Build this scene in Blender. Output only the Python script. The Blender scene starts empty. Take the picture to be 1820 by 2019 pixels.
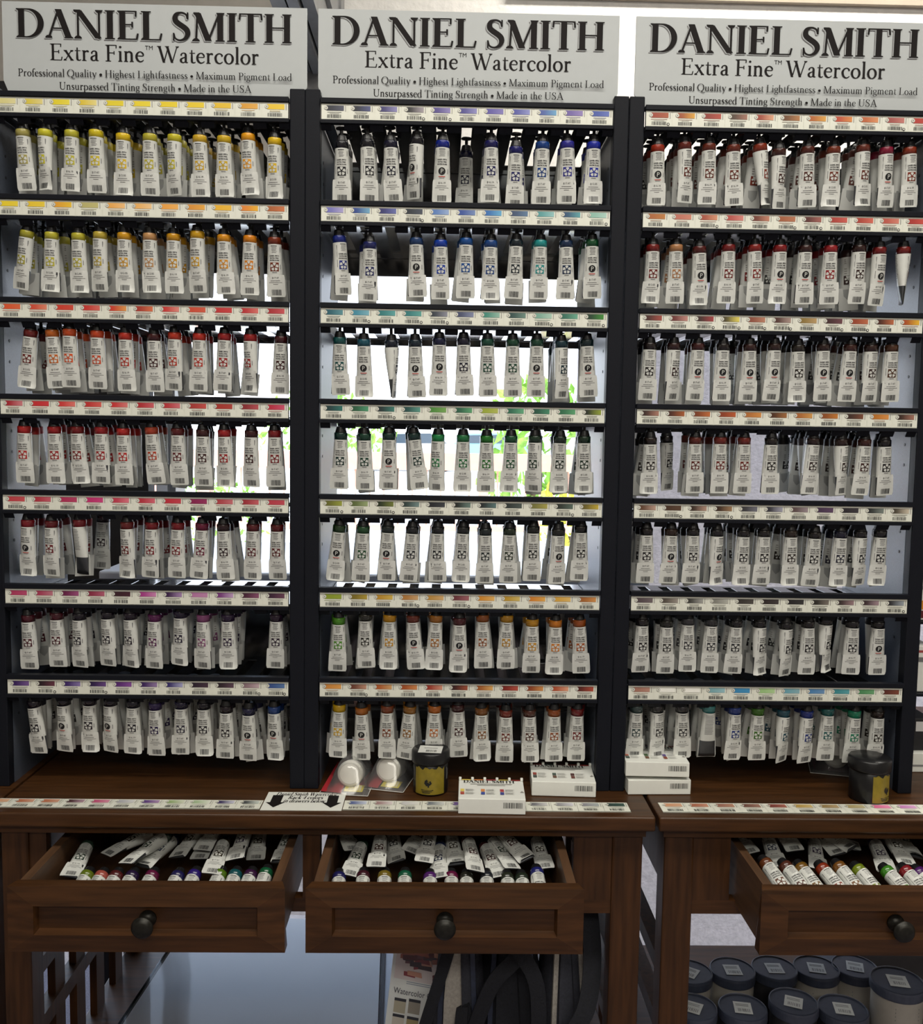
import bpy, bmesh, math, random
from mathutils import Vector, Matrix, Euler
random.seed(7)
R = math.radians
scene = bpy.context.scene
col = scene.collection

# ------------------------------------------------------------------ camera
IW, IH, FPX = 1820.0, 2019.0, 1830.0
YAW, PITCH, ROLL = 0.019085, 0.081898, -0.015364
Z0 = 1.305                                   # height of the fourth label strip
CAM = Vector((-0.02529, -1.33599, Z0 - 0.0319))
_F = Vector((math.sin(YAW)*math.cos(PITCH), math.cos(YAW)*math.cos(PITCH), -math.sin(PITCH)))
_R0 = Vector((math.cos(YAW), -math.sin(YAW), 0)); _U0 = _R0.cross(_F)
_R = _R0*math.cos(ROLL) - _U0*math.sin(ROLL); _U = _U0*math.cos(ROLL) + _R0*math.sin(ROLL)
cd = bpy.data.cameras.new('camera'); cam = bpy.data.objects.new('camera', cd); col.objects.link(cam)
cd.sensor_fit = 'HORIZONTAL'; cd.sensor_width = 36.0; cd.lens = 36.0*FPX/IW
cd.clip_start = 0.02; cd.clip_end = 300
cam.matrix_world = Matrix(((_R.x, _U.x, -_F.x, CAM.x), (_R.y, _U.y, -_F.y, CAM.y), (_R.z, _U.z, -_F.z, CAM.z), (0, 0, 0, 1)))
scene.camera = cam
def ray(x, y): return _F + _R*((x-IW/2)/FPX) - _U*((y-IH/2)/FPX)
def atY(x, y, Y):
    d = ray(x, y); return CAM + d*((Y-CAM.y)/d.y)
def atZ(x, y, Z):
    d = ray(x, y); return CAM + d*((Z-CAM.z)/d.z)

# ------------------------------------------------------------------ light
scene.view_settings.view_transform = 'Standard'; scene.view_settings.look = 'None'
scene.view_settings.gamma = 1.0; scene.view_settings.use_curve_mapping = False
scene.view_settings.exposure = 0.0
w = bpy.data.worlds.new('sky'); scene.world = w; w.use_nodes = True
nt = w.node_tree; bg = nt.nodes['Background']
tc = nt.nodes.new('ShaderNodeTexCoord'); sp = nt.nodes.new('ShaderNodeSeparateXYZ'); rp = nt.nodes.new('ShaderNodeValToRGB')
nt.links.new(tc.outputs['Generated'], sp.inputs[0]); nt.links.new(sp.outputs['Z'], rp.inputs[0]); nt.links.new(rp.outputs[0], bg.inputs[0])
rp.color_ramp.elements[0].position = 0.0; rp.color_ramp.elements[0].color = (0.95, 0.97, 1.0, 1)
rp.color_ramp.elements[1].position = 0.6; rp.color_ramp.elements[1].color = (0.60, 0.75, 1.0, 1)
bg.inputs[1].default_value = 3.6
sd = bpy.data.lights.new('sun', 'SUN'); so = bpy.data.objects.new('sun', sd); col.objects.link(so)
sd.energy = 5.0; sd.color = (1.0, 0.95, 0.86); sd.angle = 0.01; so.rotation_euler = (R(20), 0, R(-14))
def area(name, loc, size, power, color, rot=(0, 0, 0)):
    l = bpy.data.lights.new(name, 'AREA'); l.shape = 'RECTANGLE'; l.size, l.size_y = size; l.energy = power; l.color = color
    o = bpy.data.objects.new(name, l); o.location = loc; o.rotation_euler = rot; col.objects.link(o); return o
WARM = (1.0, 0.955, 0.86)
area('ceiling_lamp', (0.25, -0.95, 2.62), (2.2, 0.35), 36, WARM)
area('ceiling_lamp', (0.2, -3.0, 2.62), (2.6, 0.6), 58, WARM)
area('ceiling_lamp', (0.95, 0.42, 2.56), (1.6, 0.12), 27, WARM)

# ------------------------------------------------------------------ materials
def lin(h):
    c = []
    for i in (0, 2, 4):
        v = int(h[i:i+2], 16)/255.0
        c.append(v/12.92 if v <= 0.04045 else ((v+0.055)/1.055)**2.4)
    return (c[0], c[1], c[2], 1.0)
def pbr(name, base, rough=0.5, metal=0.0, spec=0.5, coat=0.0):
    m = bpy.data.materials.new(name); m.use_nodes = True
    b = m.node_tree.nodes['Principled BSDF']
    if isinstance(base, str): base = lin(base)
    b.inputs['Base Color'].default_value = base; b.inputs['Roughness'].default_value = rough
    b.inputs['Metallic'].default_value = metal; b.inputs['Specular IOR Level'].default_value = spec
    b.inputs['Coat Weight'].default_value = coat
    return m
def noisy(m, scale, amt, stretch=(1, 1, 1), bump=0.0, detail=4.0, bscale=None):
    t = m.node_tree; n = t.nodes; L = t.links; b = n['Principled BSDF']; base = tuple(b.inputs['Base Color'].default_value)
    c = n.new('ShaderNodeTexCoord'); mp = n.new('ShaderNodeMapping'); mp.inputs['Scale'].default_value = stretch
    nz = n.new('ShaderNodeTexNoise'); nz.inputs['Scale'].default_value = scale; nz.inputs['Detail'].default_value = detail
    r = n.new('ShaderNodeValToRGB'); lo = tuple(max(0, v*(1-amt)) for v in base[:3])+(1,); hi = tuple(min(1, v*(1+amt)) for v in base[:3])+(1,)
    r.color_ramp.elements[0].color = lo; r.color_ramp.elements[1].color = hi
    r.color_ramp.elements[0].position = 0.3; r.color_ramp.elements[1].position = 0.7
    L.new(c.outputs['Object'], mp.inputs[0]); L.new(mp.outputs[0], nz.inputs['Vector']); L.new(nz.outputs['Fac'], r.inputs[0]); L.new(r.outputs[0], b.inputs['Base Color'])
    if bump:
        bp = n.new('ShaderNodeBump'); bp.inputs['Strength'].default_value = bump; bp.inputs['Distance'].default_value = 0.004
        n2 = nz
        if bscale:
            n2 = n.new('ShaderNodeTexNoise'); n2.inputs['Scale'].default_value = bscale; n2.inputs['Detail'].default_value = 3; L.new(mp.outputs[0], n2.inputs['Vector'])
        L.new(n2.outputs['Fac'], bp.inputs['Height']); L.new(bp.outputs[0], b.inputs['Normal'])
    return m
def attr_mat(name, rough=0.5):
    m = pbr(name, 'ffffff', rough); t = m.node_tree
    a = t.nodes.new('ShaderNodeAttribute'); a.attribute_name = 'Col'
    t.links.new(a.outputs['Color'], t.nodes['Principled BSDF'].inputs['Base Color']); return m
def objcol_mat(name, rough=0.3, coat=0.0):
    m = pbr(name, 'ffffff', rough, coat=coat); t = m.node_tree
    a = t.nodes.new('ShaderNodeObjectInfo'); t.links.new(a.outputs['Color'], t.nodes['Principled BSDF'].inputs['Base Color']); return m
def clear_mat(name, tint=(1, 1, 1, 1), gloss=0.25, rough=0.05, haze=0.0):
    m = bpy.data.materials.new(name); m.use_nodes = True; t = m.node_tree; t.nodes.clear()
    o = t.nodes.new('ShaderNodeOutputMaterial'); mx = t.nodes.new('ShaderNodeMixShader'); tr = t.nodes.new('ShaderNodeBsdfTransparent'); gl = t.nodes.new('ShaderNodeBsdfGlossy')
    lw = t.nodes.new('ShaderNodeLayerWeight'); lw.inputs['Blend'].default_value = gloss
    tr.inputs[0].default_value = tint; gl.inputs['Roughness'].default_value = rough
    t.links.new(lw.outputs['Fresnel'], mx.inputs[0]); t.links.new(tr.outputs[0], mx.inputs[1]); t.links.new(gl.outputs[0], mx.inputs[2]); 
    if haze:
        m2 = t.nodes.new('ShaderNodeMixShader'); df = t.nodes.new('ShaderNodeBsdfDiffuse'); df.inputs[0].default_value = (.9, .9, .9, 1); m2.inputs[0].default_value = haze  # diffuse white mixed in as painted glare on the plastic
        t.links.new(mx.outputs[0], m2.inputs[1]); t.links.new(df.outputs[0], m2.inputs[2]); t.links.new(m2.outputs[0], o.inputs[0])
    else: t.links.new(mx.outputs[0], o.inputs[0])
    return m
METAL = noisy(pbr('black powder coat', (0.0075, 0.0085, 0.0125, 1), 0.45, 0, 0.13), 900, 0.25, bump=0.05)
SHEET = pbr('black sheet metal', (0.012, 0.013, 0.016, 1), 0.13, 0, 0.5)
SHEET.node_tree.nodes['Principled BSDF'].inputs['IOR'].default_value = 2.3
SIDE = noisy(pbr('charcoal side panel', (0.066, 0.078, 0.104, 1), 0.38, 0, 0.7), 700, 0.2, bump=0.04)
WOOD = noisy(pbr('dark walnut stain', (0.050, 0.0195, 0.0058, 1), 0.40, 0, 0.3), 9, 0.38, (1, 14, 14), bump=0.06)
WOODV = noisy(pbr('dark walnut stain upright', (0.046, 0.0178, 0.0054, 1), 0.42, 0, 0.3), 9, 0.38, (14, 14, 1), bump=0.06)
WOODD = noisy(pbr('drawer box wood', (0.085, 0.042, 0.020, 1), 0.5), 9, 0.3, (12, 1, 12))
SIGNM = noisy(pbr('grey white sign board', (0.43, 0.455, 0.46, 1), 0.5), 60, 0.015)
INK = pbr('black ink', (0.010, 0.008, 0.008, 1), 0.6, 0, 0.12)
INK2 = pbr('grey ink', (0.16, 0.15, 0.155, 1), 0.5)
PAPER = noisy(pbr('label paper', (0.74, 0.75, 0.66, 1), 0.4), 200, 0.02)
TUBEW = noisy(pbr('tube label white', (0.62, 0.63, 0.595, 1), 0.32, coat=0.2), 120, 0.03)
STICK = noisy(pbr('price sticker paper', (0.66, 0.67, 0.635, 1), 0.45), 150, 0.03)
TINK = pbr('label ink', (0.035, 0.035, 0.038, 1), 0.5)
TGREY = pbr('fine print grey', (0.16, 0.16, 0.16, 1), 0.5)
TRED = pbr('red print', (0.50, 0.05, 0.04, 1), 0.5)
ALU = noisy(pbr('tube aluminium', (0.10, 0.105, 0.115, 1), 0.3, 0.75), 80, 0.1)
CAPM = noisy(pbr('black cap plastic', (0.008, 0.008, 0.009, 1), 0.4), 400, 0.2)
BAND = objcol_mat('colour band', 0.22, 0.5)
EMB = objcol_mat('emblem ink', 0.4)
PRINT = attr_mat('printed colours', 0.42)
KNOBM = noisy(pbr('aged bronze', (0.018, 0.017, 0.014, 1), 0.42, 0.6), 200, 0.3)
WHITEP = noisy(pbr('white plastic', (0.70, 0.69, 0.64, 1), 0.4), 60, 0.02)
CARD = noisy(pbr('white carton', (0.74, 0.75, 0.70, 1), 0.5), 60, 0.02)
WALL = noisy(pbr('textured plaster', (0.26, 0.235, 0.237, 1), 0.85), 40, 0.14, bump=0.55, bscale=90)
BEIGE = noisy(pbr('tan painted soffit', (0.32, 0.27, 0.215, 1), 0.8), 20, 0.05)
CEIL = noisy(pbr('ceiling white', (0.62, 0.60, 0.56, 1), 0.9), 20, 0.04)
FLOOR = noisy(pbr('grey violet carpet', (0.20, 0.18, 0.21, 1), 0.95), 300, 0.3, bump=0.3)
ROOMW = noisy(pbr('shop wall paint', (0.40, 0.37, 0.33, 1), 0.9), 20, 0.05)
FRAMEG = noisy(pbr('grey anodised frame', (0.22, 0.22, 0.225, 1), 0.4, 0.4), 60, 0.1)
FRAMEW = noisy(pbr('white window frame', (0.7, 0.7, 0.7, 1), 0.5), 60, 0.03)
SILLM = noisy(pbr('painted sill', (0.62, 0.68, 0.80, 1), 0.35), 60, 0.03)
DARKP = noisy(pbr('black board', (0.010, 0.010, 0.012, 1), 0.7), 60, 0.2)
GLASS = clear_mat('window glass', (0.97, 0.985, 1, 1), 0.08, 0.0)
PLASTIC = clear_mat('clear plastic bag', (0.95, 0.95, 0.95, 1), 0.36, 0.14, 0.07)
ACRYL = clear_mat('clear acrylic', (0.98, 0.985, 1, 1), 0.2, 0.06)

# ------------------------------------------------------------------ mesh builder
class MB:
    def __init__(s): s.v = []; s.f = []; s.m = []; s.c = {}; s.sm = set()
    def vs(s, pts):
        i = len(s.v); s.v += [tuple(p) for p in pts]; return i
    def face(s, idx, m=0, c=None, smooth=False):
        if c is not None: s.c[len(s.f)] = c
        if smooth: s.sm.add(len(s.f))
        s.f.append(tuple(idx)); s.m.append(m)
    def poly(s, pts, m=0, c=None):
        i = s.vs(pts); s.face(range(i, i+len(pts)), m, c)
    def box(s, x0, x1, y0, y1, z0, z1, m=0, c=None, M=None):
        p = [(x0, y0, z0), (x1, y0, z0), (x1, y1, z0), (x0, y1, z0), (x0, y0, z1), (x1, y0, z1), (x1, y1, z1), (x0, y1, z1)]
        if M is not None: p = [M @ Vector(q) for q in p]
        i = s.vs(p)
        for q in ((0, 3, 2, 1), (4, 5, 6, 7), (0, 1, 5, 4), (1, 2, 6, 5), (2, 3, 7, 6), (3, 0, 4, 7)): s.face([i+k for k in q], m, c)
    def rings(s, rings, m=0, cap0=True, cap1=True, smooth=True, closed=True, c=None):
        n = len(rings[0]); ids = [s.vs(r) for r in rings]
        for a, b in zip(ids, ids[1:]):
            for k in range(n if closed else n-1):
                k2 = (k+1) % n; s.face((a+k, a+k2, b+k2, b+k), m, c, smooth)
        if cap0: s.face([ids[0]+k for k in reversed(range(n))], m, c)
        if cap1: s.face([ids[-1]+k for k in range(n)], m, c)
    def lathe(s, prof, n=24, m=0, M=None, cap0=True, cap1=True, smooth=True, c=None):
        rg = []
        for r, z in prof:
            q = [Vector((r*math.cos(2*math.pi*k/n), r*math.sin(2*math.pi*k/n), z)) for k in range(n)]
            if M is not None: q = [M @ v for v in q]
            rg.append(q)
        s.rings(rg, m, cap0, cap1, smooth, c=c)
    def strap(s, pts, wv, th, m=0):            # flat strap along pts, wv = width direction vectors
        rg = []
        for i, p in enumerate(pts):
            p = Vector(p); a = Vector(pts[max(0, i-1)]); b = Vector(pts[min(len(pts)-1, i+1)]); d = (b-a).normalized()
            wd = (Vector(wv) - d*Vector(wv).dot(d)); wd = wd.normalized()*Vector(wv).length/2; nn = d.cross(wd).normalized()*th/2
            rg.append([p-wd-nn, p+wd-nn, p+wd+nn, p-wd+nn])
        s.rings(rg, m, smooth=False)
    def build(s, name, mats, parent=None, loc=None):
        me = s.mesh(name, mats); return link(name, me, parent, loc)
    def mesh(s, name, mats):
        me = bpy.data.meshes.new(name); me.from_pydata(s.v, [], s.f)
        if not isinstance(mats, (list, tuple)): mats = [mats]
        for x in mats: me.materials.append(x)
        me.polygons.foreach_set('material_index', s.m)
        if s.sm: me.polygons.foreach_set('use_smooth', [i in s.sm for i in range(len(s.f))])
        if s.c:
            a = me.color_attributes.new('Col', 'FLOAT_COLOR', 'CORNER'); k = 0
            data = []
            for i, f in enumerate(s.f):
                c = s.c.get(i, (0.74, 0.75, 0.66, 1))
                if isinstance(c, list): data += [x for q in c for x in q]
                else: data += list(c)*len(f)
            a.data.foreach_set('color', data)
        me.update(); return me
def link(name, me, parent=None, loc=None):
    o = bpy.data.objects.new(name, me); col.objects.link(o)
    if parent is not None: o.parent = parent
    if loc is not None: o.location = loc
    return o
def bevel(o, wd, seg=2, ang=40):
    b = o.modifiers.new('bevel', 'BEVEL'); b.width = wd; b.segments = seg; b.limit_method = 'ANGLE'; b.angle_limit = R(ang); return o
def tag(o, label, cat, group=None):
    o['label'] = label; o['category'] = cat
    if group: o['group'] = group
    return o
def thing(name, label, cat, loc=(0, 0, 0), rot=(0, 0, 0), group=None):
    o = bpy.data.objects.new(name, None); col.objects.link(o); o.empty_display_size = 0.02
    o.location = loc; o.rotation_euler = rot; return tag(o, label, cat, group)
def structure(o): o['kind'] = 'structure'; return o
def bxo(name, b, mat, parent=None, bev=0):
    m = MB(); m.box(*b); o = m.build(name, mat, parent)
    if bev: bevel(o, bev)
    return o

# ------------------------------------------------------------------ lettering
_tc = {}
def sans(txt):
    """outline of a text in the built-in face, height of capitals = 1"""
    if txt in _tc: return _tc[txt]
    cu = bpy.data.curves.new('t', 'FONT'); cu.body = txt; cu.resolution_u = 2; cu.fill_mode = 'FRONT'
    o = bpy.data.objects.new('t', cu); col.objects.link(o)
    dg = bpy.context.evaluated_depsgraph_get(); ev = o.evaluated_get(dg); me = ev.to_mesh()
    polys = [[(me.vertices[i].co.x/0.69, me.vertices[i].co.y/0.69) for i in p.vertices] for p in me.polygons]
    ev.to_mesh_clear(); bpy.data.objects.remove(o); bpy.data.curves.remove(cu)
    xs = [q[0] for p in polys for q in p] or [0]
    x0 = min(xs); polys = [[(x-x0, y) for x, y in p] for p in polys]
    _tc[txt] = (polys, max(xs)-x0); return _tc[txt]
def arc(cx, cy, rx, ry, a0, a1, n=16, k=1.0, lo=0.0):
    out = []
    for i in range(n+1):
        a = R(a0+(a1-a0)*i/n); out.append((cx+rx*math.cos(a), cy+ry*math.sin(a), lo+(k-lo)*abs(math.cos(a))**1.3))
    return out
def V(x, y0, y1, k=1.0): return [(x, y0, k), (x, y1, k)]
def Ln(x0, y0, x1, y1, k=1.0): return [(x0, y0, k), (x1, y1, k)]
def H(x0, x1, y): return [(x0, y, 0), (x1, y, 0)]
def sf(x, y, hw=0.15): return ('s', x, y, hw)
def dot(x, y, r): return ('o', x, y, r)
XH = 0.63
def serif_glyphs():
    g = {}
    top, bot = 0.982, 0.018
    g['D'] = (0.88, [V(.17, 0, 1), sf(.15, 0, .14), sf(.15, 1, .14), H(.17, .36, top), H(.17, .36, bot), arc(.34, .5, .42, .482, 90, -90)])
    g['A'] = (0.86, [Ln(.12, 0, .42, 1.0, .12), Ln(.41, 1.0, .73, 0, .95), H(.23, .6, .34), sf(.12, 0, .11), sf(.73, 0, .14)])
    g['N'] = (0.93, [V(.15, 0, 1, .15), V(.79, 0.0, 1, .15), Ln(.16, .98, .77, .02, .95), sf(.15, 0, .12), sf(.12, 1, .11), sf(.79, 1, .12)])
    g['I'] = (0.38, [V(.19, 0, 1), sf(.19, 0, .16), sf(.19, 1, .16)])
    g['E'] = (0.72, [V(.19, 0, 1), sf(.16, 0, .13), sf(.16, 1, .13), H(.19, .60, top), H(.19, .5, .52), H(.19, .63, bot), Ln(.60, 1, .595, .80, .12), Ln(.49, .62, .49, .42, .1), Ln(.62, 0, .66, .22, .12)])
    g['F'] = (0.66, [V(.19, 0, 1), sf(.19, 0, .16), sf(.16, 1, .13), H(.19, .60, top), H(.19, .5, .52), Ln(.60, 1, .595, .80, .12), Ln(.49, .62, .49, .42, .1)])
    g['L'] = (0.68, [V(.19, 0, 1), sf(.19, 1, .16), sf(.16, 0, .13), H(.19, .62, bot), Ln(.61, 0, .66, .24, .12)])
    g['S'] = (0.62, [[(.50, .76, .05), (.47, .90, .1), (.38, .965, .15), (.28, .975, .2), (.17, .92, .6), (.125, .80, .85), (.15, .68, .95), (.26, .575, 1), (.40, .47, 1), (.49, .36, .95), (.505, .22, .8), (.44, .09, .5), (.32, .025, .2), (.21, .03, .1), (.12, .10, .1), (.085, .25, .05)], Ln(.51, .99, .51, .75, .05), Ln(.08, .0, .08, .27, .05)])
    g['M'] = (1.05, [Ln(.14, 0, .19, 1, .12), Ln(.19, .98, .52, .02, .95), Ln(.52, .03, .85, .98, .12), V(.88, 0, 1), sf(.14, 0, .12), sf(.16, 1, .1), sf(.88, 0, .15), sf(.89, 1, .13)])
    g['T'] = (0.76, [V(.38, 0, 1), H(.06, .70, top), Ln(.06, 1, .04, .78, .12), Ln(.70, 1, .72, .78, .12), sf(.38, 0, .16)])
    g['H'] = (0.92, [V(.19, 0, 1), V(.73, 0, 1), H(.19, .73, .52), sf(.19, 0, .15), sf(.19, 1, .15), sf(.73, 0, .15), sf(.73, 1, .15)])
    g['W'] = (1.12, [Ln(.10, 1, .34, 0, .95), Ln(.34, 0, .56, .96, .12), Ln(.50, 1, .76, 0, .95), Ln(.76, 0, 1.02, 1, .12), sf(.09, 1, .12), sf(.50, 1, .12), sf(1.03, 1, .1)])
    g['P'] = (0.66, [V(.19, 0, 1), sf(.19, 0, .16), sf(.16, 1, .13), H(.19, .34, top), H(.19, .34, .48), arc(.32, .73, .25, .255, 90, -90)])
    g['R'] = (0.74, [V(.19, 0, 1), sf(.19, 0, .16), sf(.16, 1, .13), H(.19, .34, top), H(.19, .34, .50), arc(.32, .74, .22, .245, 90, -90), Ln(.34, .5, .64, 0, .95), sf(.66, 0, .09)])
    g['Q'] = (0.92, [arc(.44, .5, .37, .485, 0, 360, 28), [(.46, .04, .4), (.62, -.12, .9), (.84, -.19, .5), (.98, -.15, 0)]])
    g['U'] = (0.86, [[(.19, 1, 1), (.19, .35, 1), (.22, .17, .9), (.31, .05, .4), (.43, .02, .1), (.56, .05, .1), (.66, .16, .15), (.69, .35, .15), (.69, 1, .15)], sf(.19, 1, .15), sf(.69, 1, .12)])
    g['a'] = (0.50, [[(.10, .47, .5), (.14, .57, .3), (.24, .61, .2), (.32, .57, .6), (.345, .46, .95), (.345, .12, .95), (.38, .04, .5), (.46, .04, 0)], [(.34, .37, .1), (.20, .31, .3), (.10, .22, .85), (.105, .10, .85), (.18, .03, .3), (.27, .05, .1), (.34, .13, .1)], dot(.115, .475, .045)])
    g['b'] = (0.60, [V(.14, .02, 1.04, .95), arc(.28, .30, .24, .30, 130, -150, 20), H(.06, .14, 1.02)])
    g['c'] = (0.50, [[(.43, .47, .8), (.40, .56, .4), (.29, .62, .1), (.17, .56, .5), (.095, .42, .95), (.09, .28, 1), (.14, .12, .9), (.25, .025, .4), (.36, .04, .1), (.45, .12, 0)], dot(.42, .48, .045)])
    g['d'] = (0.60, [V(.44, .03, 1.04, .95), arc(.30, .30, .24, .30, 50, 330, 20), H(.34, .44, 1.02), H(.44, .54, .03)])
    g['e'] = (0.50, [[(.09, .37, 0), (.28, .37, 0), (.425, .38, .1), (.42, .50, .6), (.34, .60, .3), (.26, .62, .1), (.16, .56, .5), (.095, .42, .95), (.09, .26, 1), (.15, .11, .9), (.26, .025, .4), (.37, .05, .1), (.45, .13, 0)]])
    g['f'] = (0.34, [[(.16, 0, .95), (.16, .75, .95), (.19, .92, .7), (.27, 1.02, .2), (.36, 1.02, .2), (.40, .96, .3)], H(.05, .33, .61), sf(.17, 0, .14), dot(.39, .96, .04)])
    g['g'] = (0.52, [arc(.24, .42, .16, .20, 0, 360, 20, .9), [(.16, .25, .1), (.10, .14, .4), (.18, .05, .6), (.34, .03, .8), (.44, -.05, .8), (.43, -.18, .4), (.30, -.26, .1), (.14, -.25, .3), (.06, -.17, .6), (.10, -.05, .3), (.2, .03, .1)], Ln(.36, .56, .50, .60, .15)])
    g['h'] = (0.60, [V(.14, 0, 1.04, .95), [(.14, .46, .05), (.22, .57, .3), (.32, .61, .6), (.41, .54, .9), (.435, .42, .95), (.435, 0, .95)], sf(.14, 0, .12), sf(.44, 0, .12), H(.05, .14, 1.02)])
    g['i'] = (0.30, [V(.15, 0, XH, .95), sf(.15, 0, .12), H(.05, .15, XH-.02), dot(.15, .88, .075)])
    g['k'] = (0.58, [V(.14, 0, 1.04, .95), Ln(.14, .28, .42, .60, .1), Ln(.24, .38, .50, 0, .95), sf(.14, 0, .12), sf(.43, .61, .09), sf(.50, 0, .09), H(.05, .14, 1.02)])
    g['l'] = (0.30, [V(.15, 0, 1.04, .95), sf(.15, 0, .12), H(.05, .15, 1.02)])
    g['m'] = (0.90, [V(.14, 0, XH, .95), [(.14, .46, .05), (.22, .57, .3), (.31, .61, .6), (.39, .54, .9), (.41, .42, .95), (.41, 0, .95)], [(.42, .46, .05), (.51, .57, .3), (.61, .61, .6), (.70, .54, .9), (.72, .42, .95), (.72, 0, .95)], sf(.14, 0, .11), sf(.42, 0, .11), sf(.73, 0, .11), H(.05, .14, XH-.02)])
    g['n'] = (0.60, [V(.14, 0, XH, .95), [(.14, .46, .05), (.22, .57, .3), (.32, .61, .6), (.41, .54, .9), (.435, .42, .95), (.435, 0, .95)], sf(.14, 0, .12), sf(.44, 0, .12), H(.05, .14, XH-.02)])
    g['o'] = (0.56, [arc(.28, .315, .20, .30, 0, 360, 26)])
    g['p'] = (0.60, [V(.14, -.30, XH, .95), arc(.28, .315, .24, .295, 150, -150, 20), sf(.14, -.30, .12), H(.05, .14, XH-.02)])
    g['r'] = (0.44, [V(.15, 0, XH, .95), [(.15, .44, .05), (.23, .56, .3), (.31, .60, .6), (.37, .57, .8)], sf(.16, 0, .13), H(.05, .15, XH-.02), dot(.36, .56, .05)])
    g['s'] = (0.42, [[(.33, .46, .1), (.29, .58, .2), (.20, .61, .3), (.11, .54, .7), (.11, .43, .9), (.20, .34, 1), (.30, .25, 1), (.34, .15, .8), (.28, .04, .4), (.19, .02, .2), (.10, .05, .1), (.07, .18, .1)]])
    g['t'] = (0.36, [[(.16, .80, .2), (.16, .16, .95), (.20, .05, .6), (.28, .03, .2), (.35, .08, 0)], H(.04, .33, .61)])
    g['u'] = (0.60, [[(.13, XH, .95), (.13, .2, .95), (.17, .07, .7), (.26, .03, .3), (.36, .07, .1), (.43, .17, .05)], V(.435, .02, XH, .95), H(.04, .13, XH-.02), H(.34, .435, XH-.02), H(.43, .54, .03)])
    g['w'] = (0.82, [Ln(.08, XH, .24, 0, .9), Ln(.24, 0, .39, .6, .1), Ln(.36, XH, .54, 0, .9), Ln(.54, 0, .72, XH, .1), sf(.08, XH, .09), sf(.36, XH, .09), sf(.73, XH, .08)])
    g['x'] = (0.56, [Ln(.10, XH, .46, 0, .95), Ln(.09, 0, .43, XH, .1), sf(.11, XH, .1), sf(.45, 0, .1), sf(.09, 0, .09), sf(.44, XH, .09)])
    g['y'] = (0.56, [Ln(.10, XH, .30, .02, .95), [(.46, XH, .1), (.30, .05, .1), (.20, -.20, .2), (.10, -.25, .5)], sf(.10, XH, .1), sf(.46, XH, .09)])
    g['4'] = (0.56, [V(.38, 0, .9, .95), H(.05, .5, .26), Ln(.06, .27, .38, .9, .1)])
    g['•'] = (0.40, [dot(.20, .36, .20)])
    g[' '] = (0.27, [])
    return g
GL = serif_glyphs()
def serif(txt, wt=0.2, th=0.035, spacing=0.0):
    """polygons of a text in a drawn roman face, height of capitals = 1; wt = stem width"""
    out = []; x = 0.0
    for ch in txt:
        if ch not in GL: ch = ' '
        adv, prims = GL[ch]
        for p in prims:
            if isinstance(p, tuple) and p[0] == 's':
                _, sx, sy, hw = p; hw *= (0.8+wt); up = th if sy < 0.05 or (sy < 0) else -th
                out.append([(x+sx-hw, sy), (x+sx+hw, sy), (x+sx+hw*0.92, sy+up), (x+sx-hw*0.92, sy+up)] if up > 0 else [(x+sx-hw, sy), (x+sx-hw*0.92, sy+up), (x+sx+hw*0.92, sy+up), (x+sx+hw, sy)])
                b = up*1.3; h2 = wt*0.5
                out.append([(x+sx-h2*1.15, sy+up), (x+sx+h2*1.15, sy+up), (x+sx+wt*0.30, sy+up+b), (x+sx-wt*0.30, sy+up+b)])
            elif isinstance(p, tuple):
                _, cx, cy, r = p; r *= (0.7+wt*1.5)
                out.append([(x+cx+r*math.cos(a*math.pi/6), cy+r*math.sin(a*math.pi/6)) for a in range(12)])
            else:
                pts = p
                if len(pts) > 2:             # smooth
                    q = []
                    for i in range(len(pts)-1):
                        P = [pts[max(0, i-1)], pts[i], pts[i+1], pts[min(len(pts)-1, i+2)]]
                        for k in range(3):
                            t = k/3.0; q.append(tuple(0.5*((2*P[1][c])+(-P[0][c]+P[2][c])*t+(2*P[0][c]-5*P[1][c]+4*P[2][c]-P[3][c])*t*t+(-P[0][c]+3*P[1][c]-3*P[2][c]+P[3][c])*t**3) for c in range(3)))
                    q.append(pts[-1]); pts = q
                Lp, Rp = [], []
                for i, (px, py, k) in enumerate(pts):
                    a = pts[max(0, i-1)]; b = pts[min(len(pts)-1, i+1)]; dx, dy = b[0]-a[0], b[1]-a[1]; l = math.hypot(dx, dy) or 1
                    hw = (th+(wt-th)*max(0, min(1, k)))/2; nx, ny = -dy/l*hw, dx/l*hw
                    if len(pts) == 2 and abs(dx) > 0.02 and abs(dy) > 0.5: nx, ny = (hw*1.12*(1 if ny < 0 or nx > 0 else -1), 0); 
                    Lp.append((x+px+nx, py+ny)); Rp.append((x+px-nx, py-ny))
                for i in range(len(pts)-1):
                    out.append([Rp[i], Rp[i+1], Lp[i+1], Lp[i]])
        x += adv+spacing
    res = []
    for p in out:
        ar = sum(p[i][0]*p[(i+1) % len(p)][1]-p[(i+1) % len(p)][0]*p[i][1] for i in range(len(p)))
        res.append(p if ar > 0 else p[::-1])
    return res, x-spacing
def put(mb, polys, f, m=0, c=None, j=(0, 0, 0)):
    for i, p in enumerate(polys): mb.poly([(q[0]+j[0]*i, q[1]+j[1]*i, q[2]+j[2]*i) for q in (f(x, y) for x, y in p)], m, c)

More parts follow.
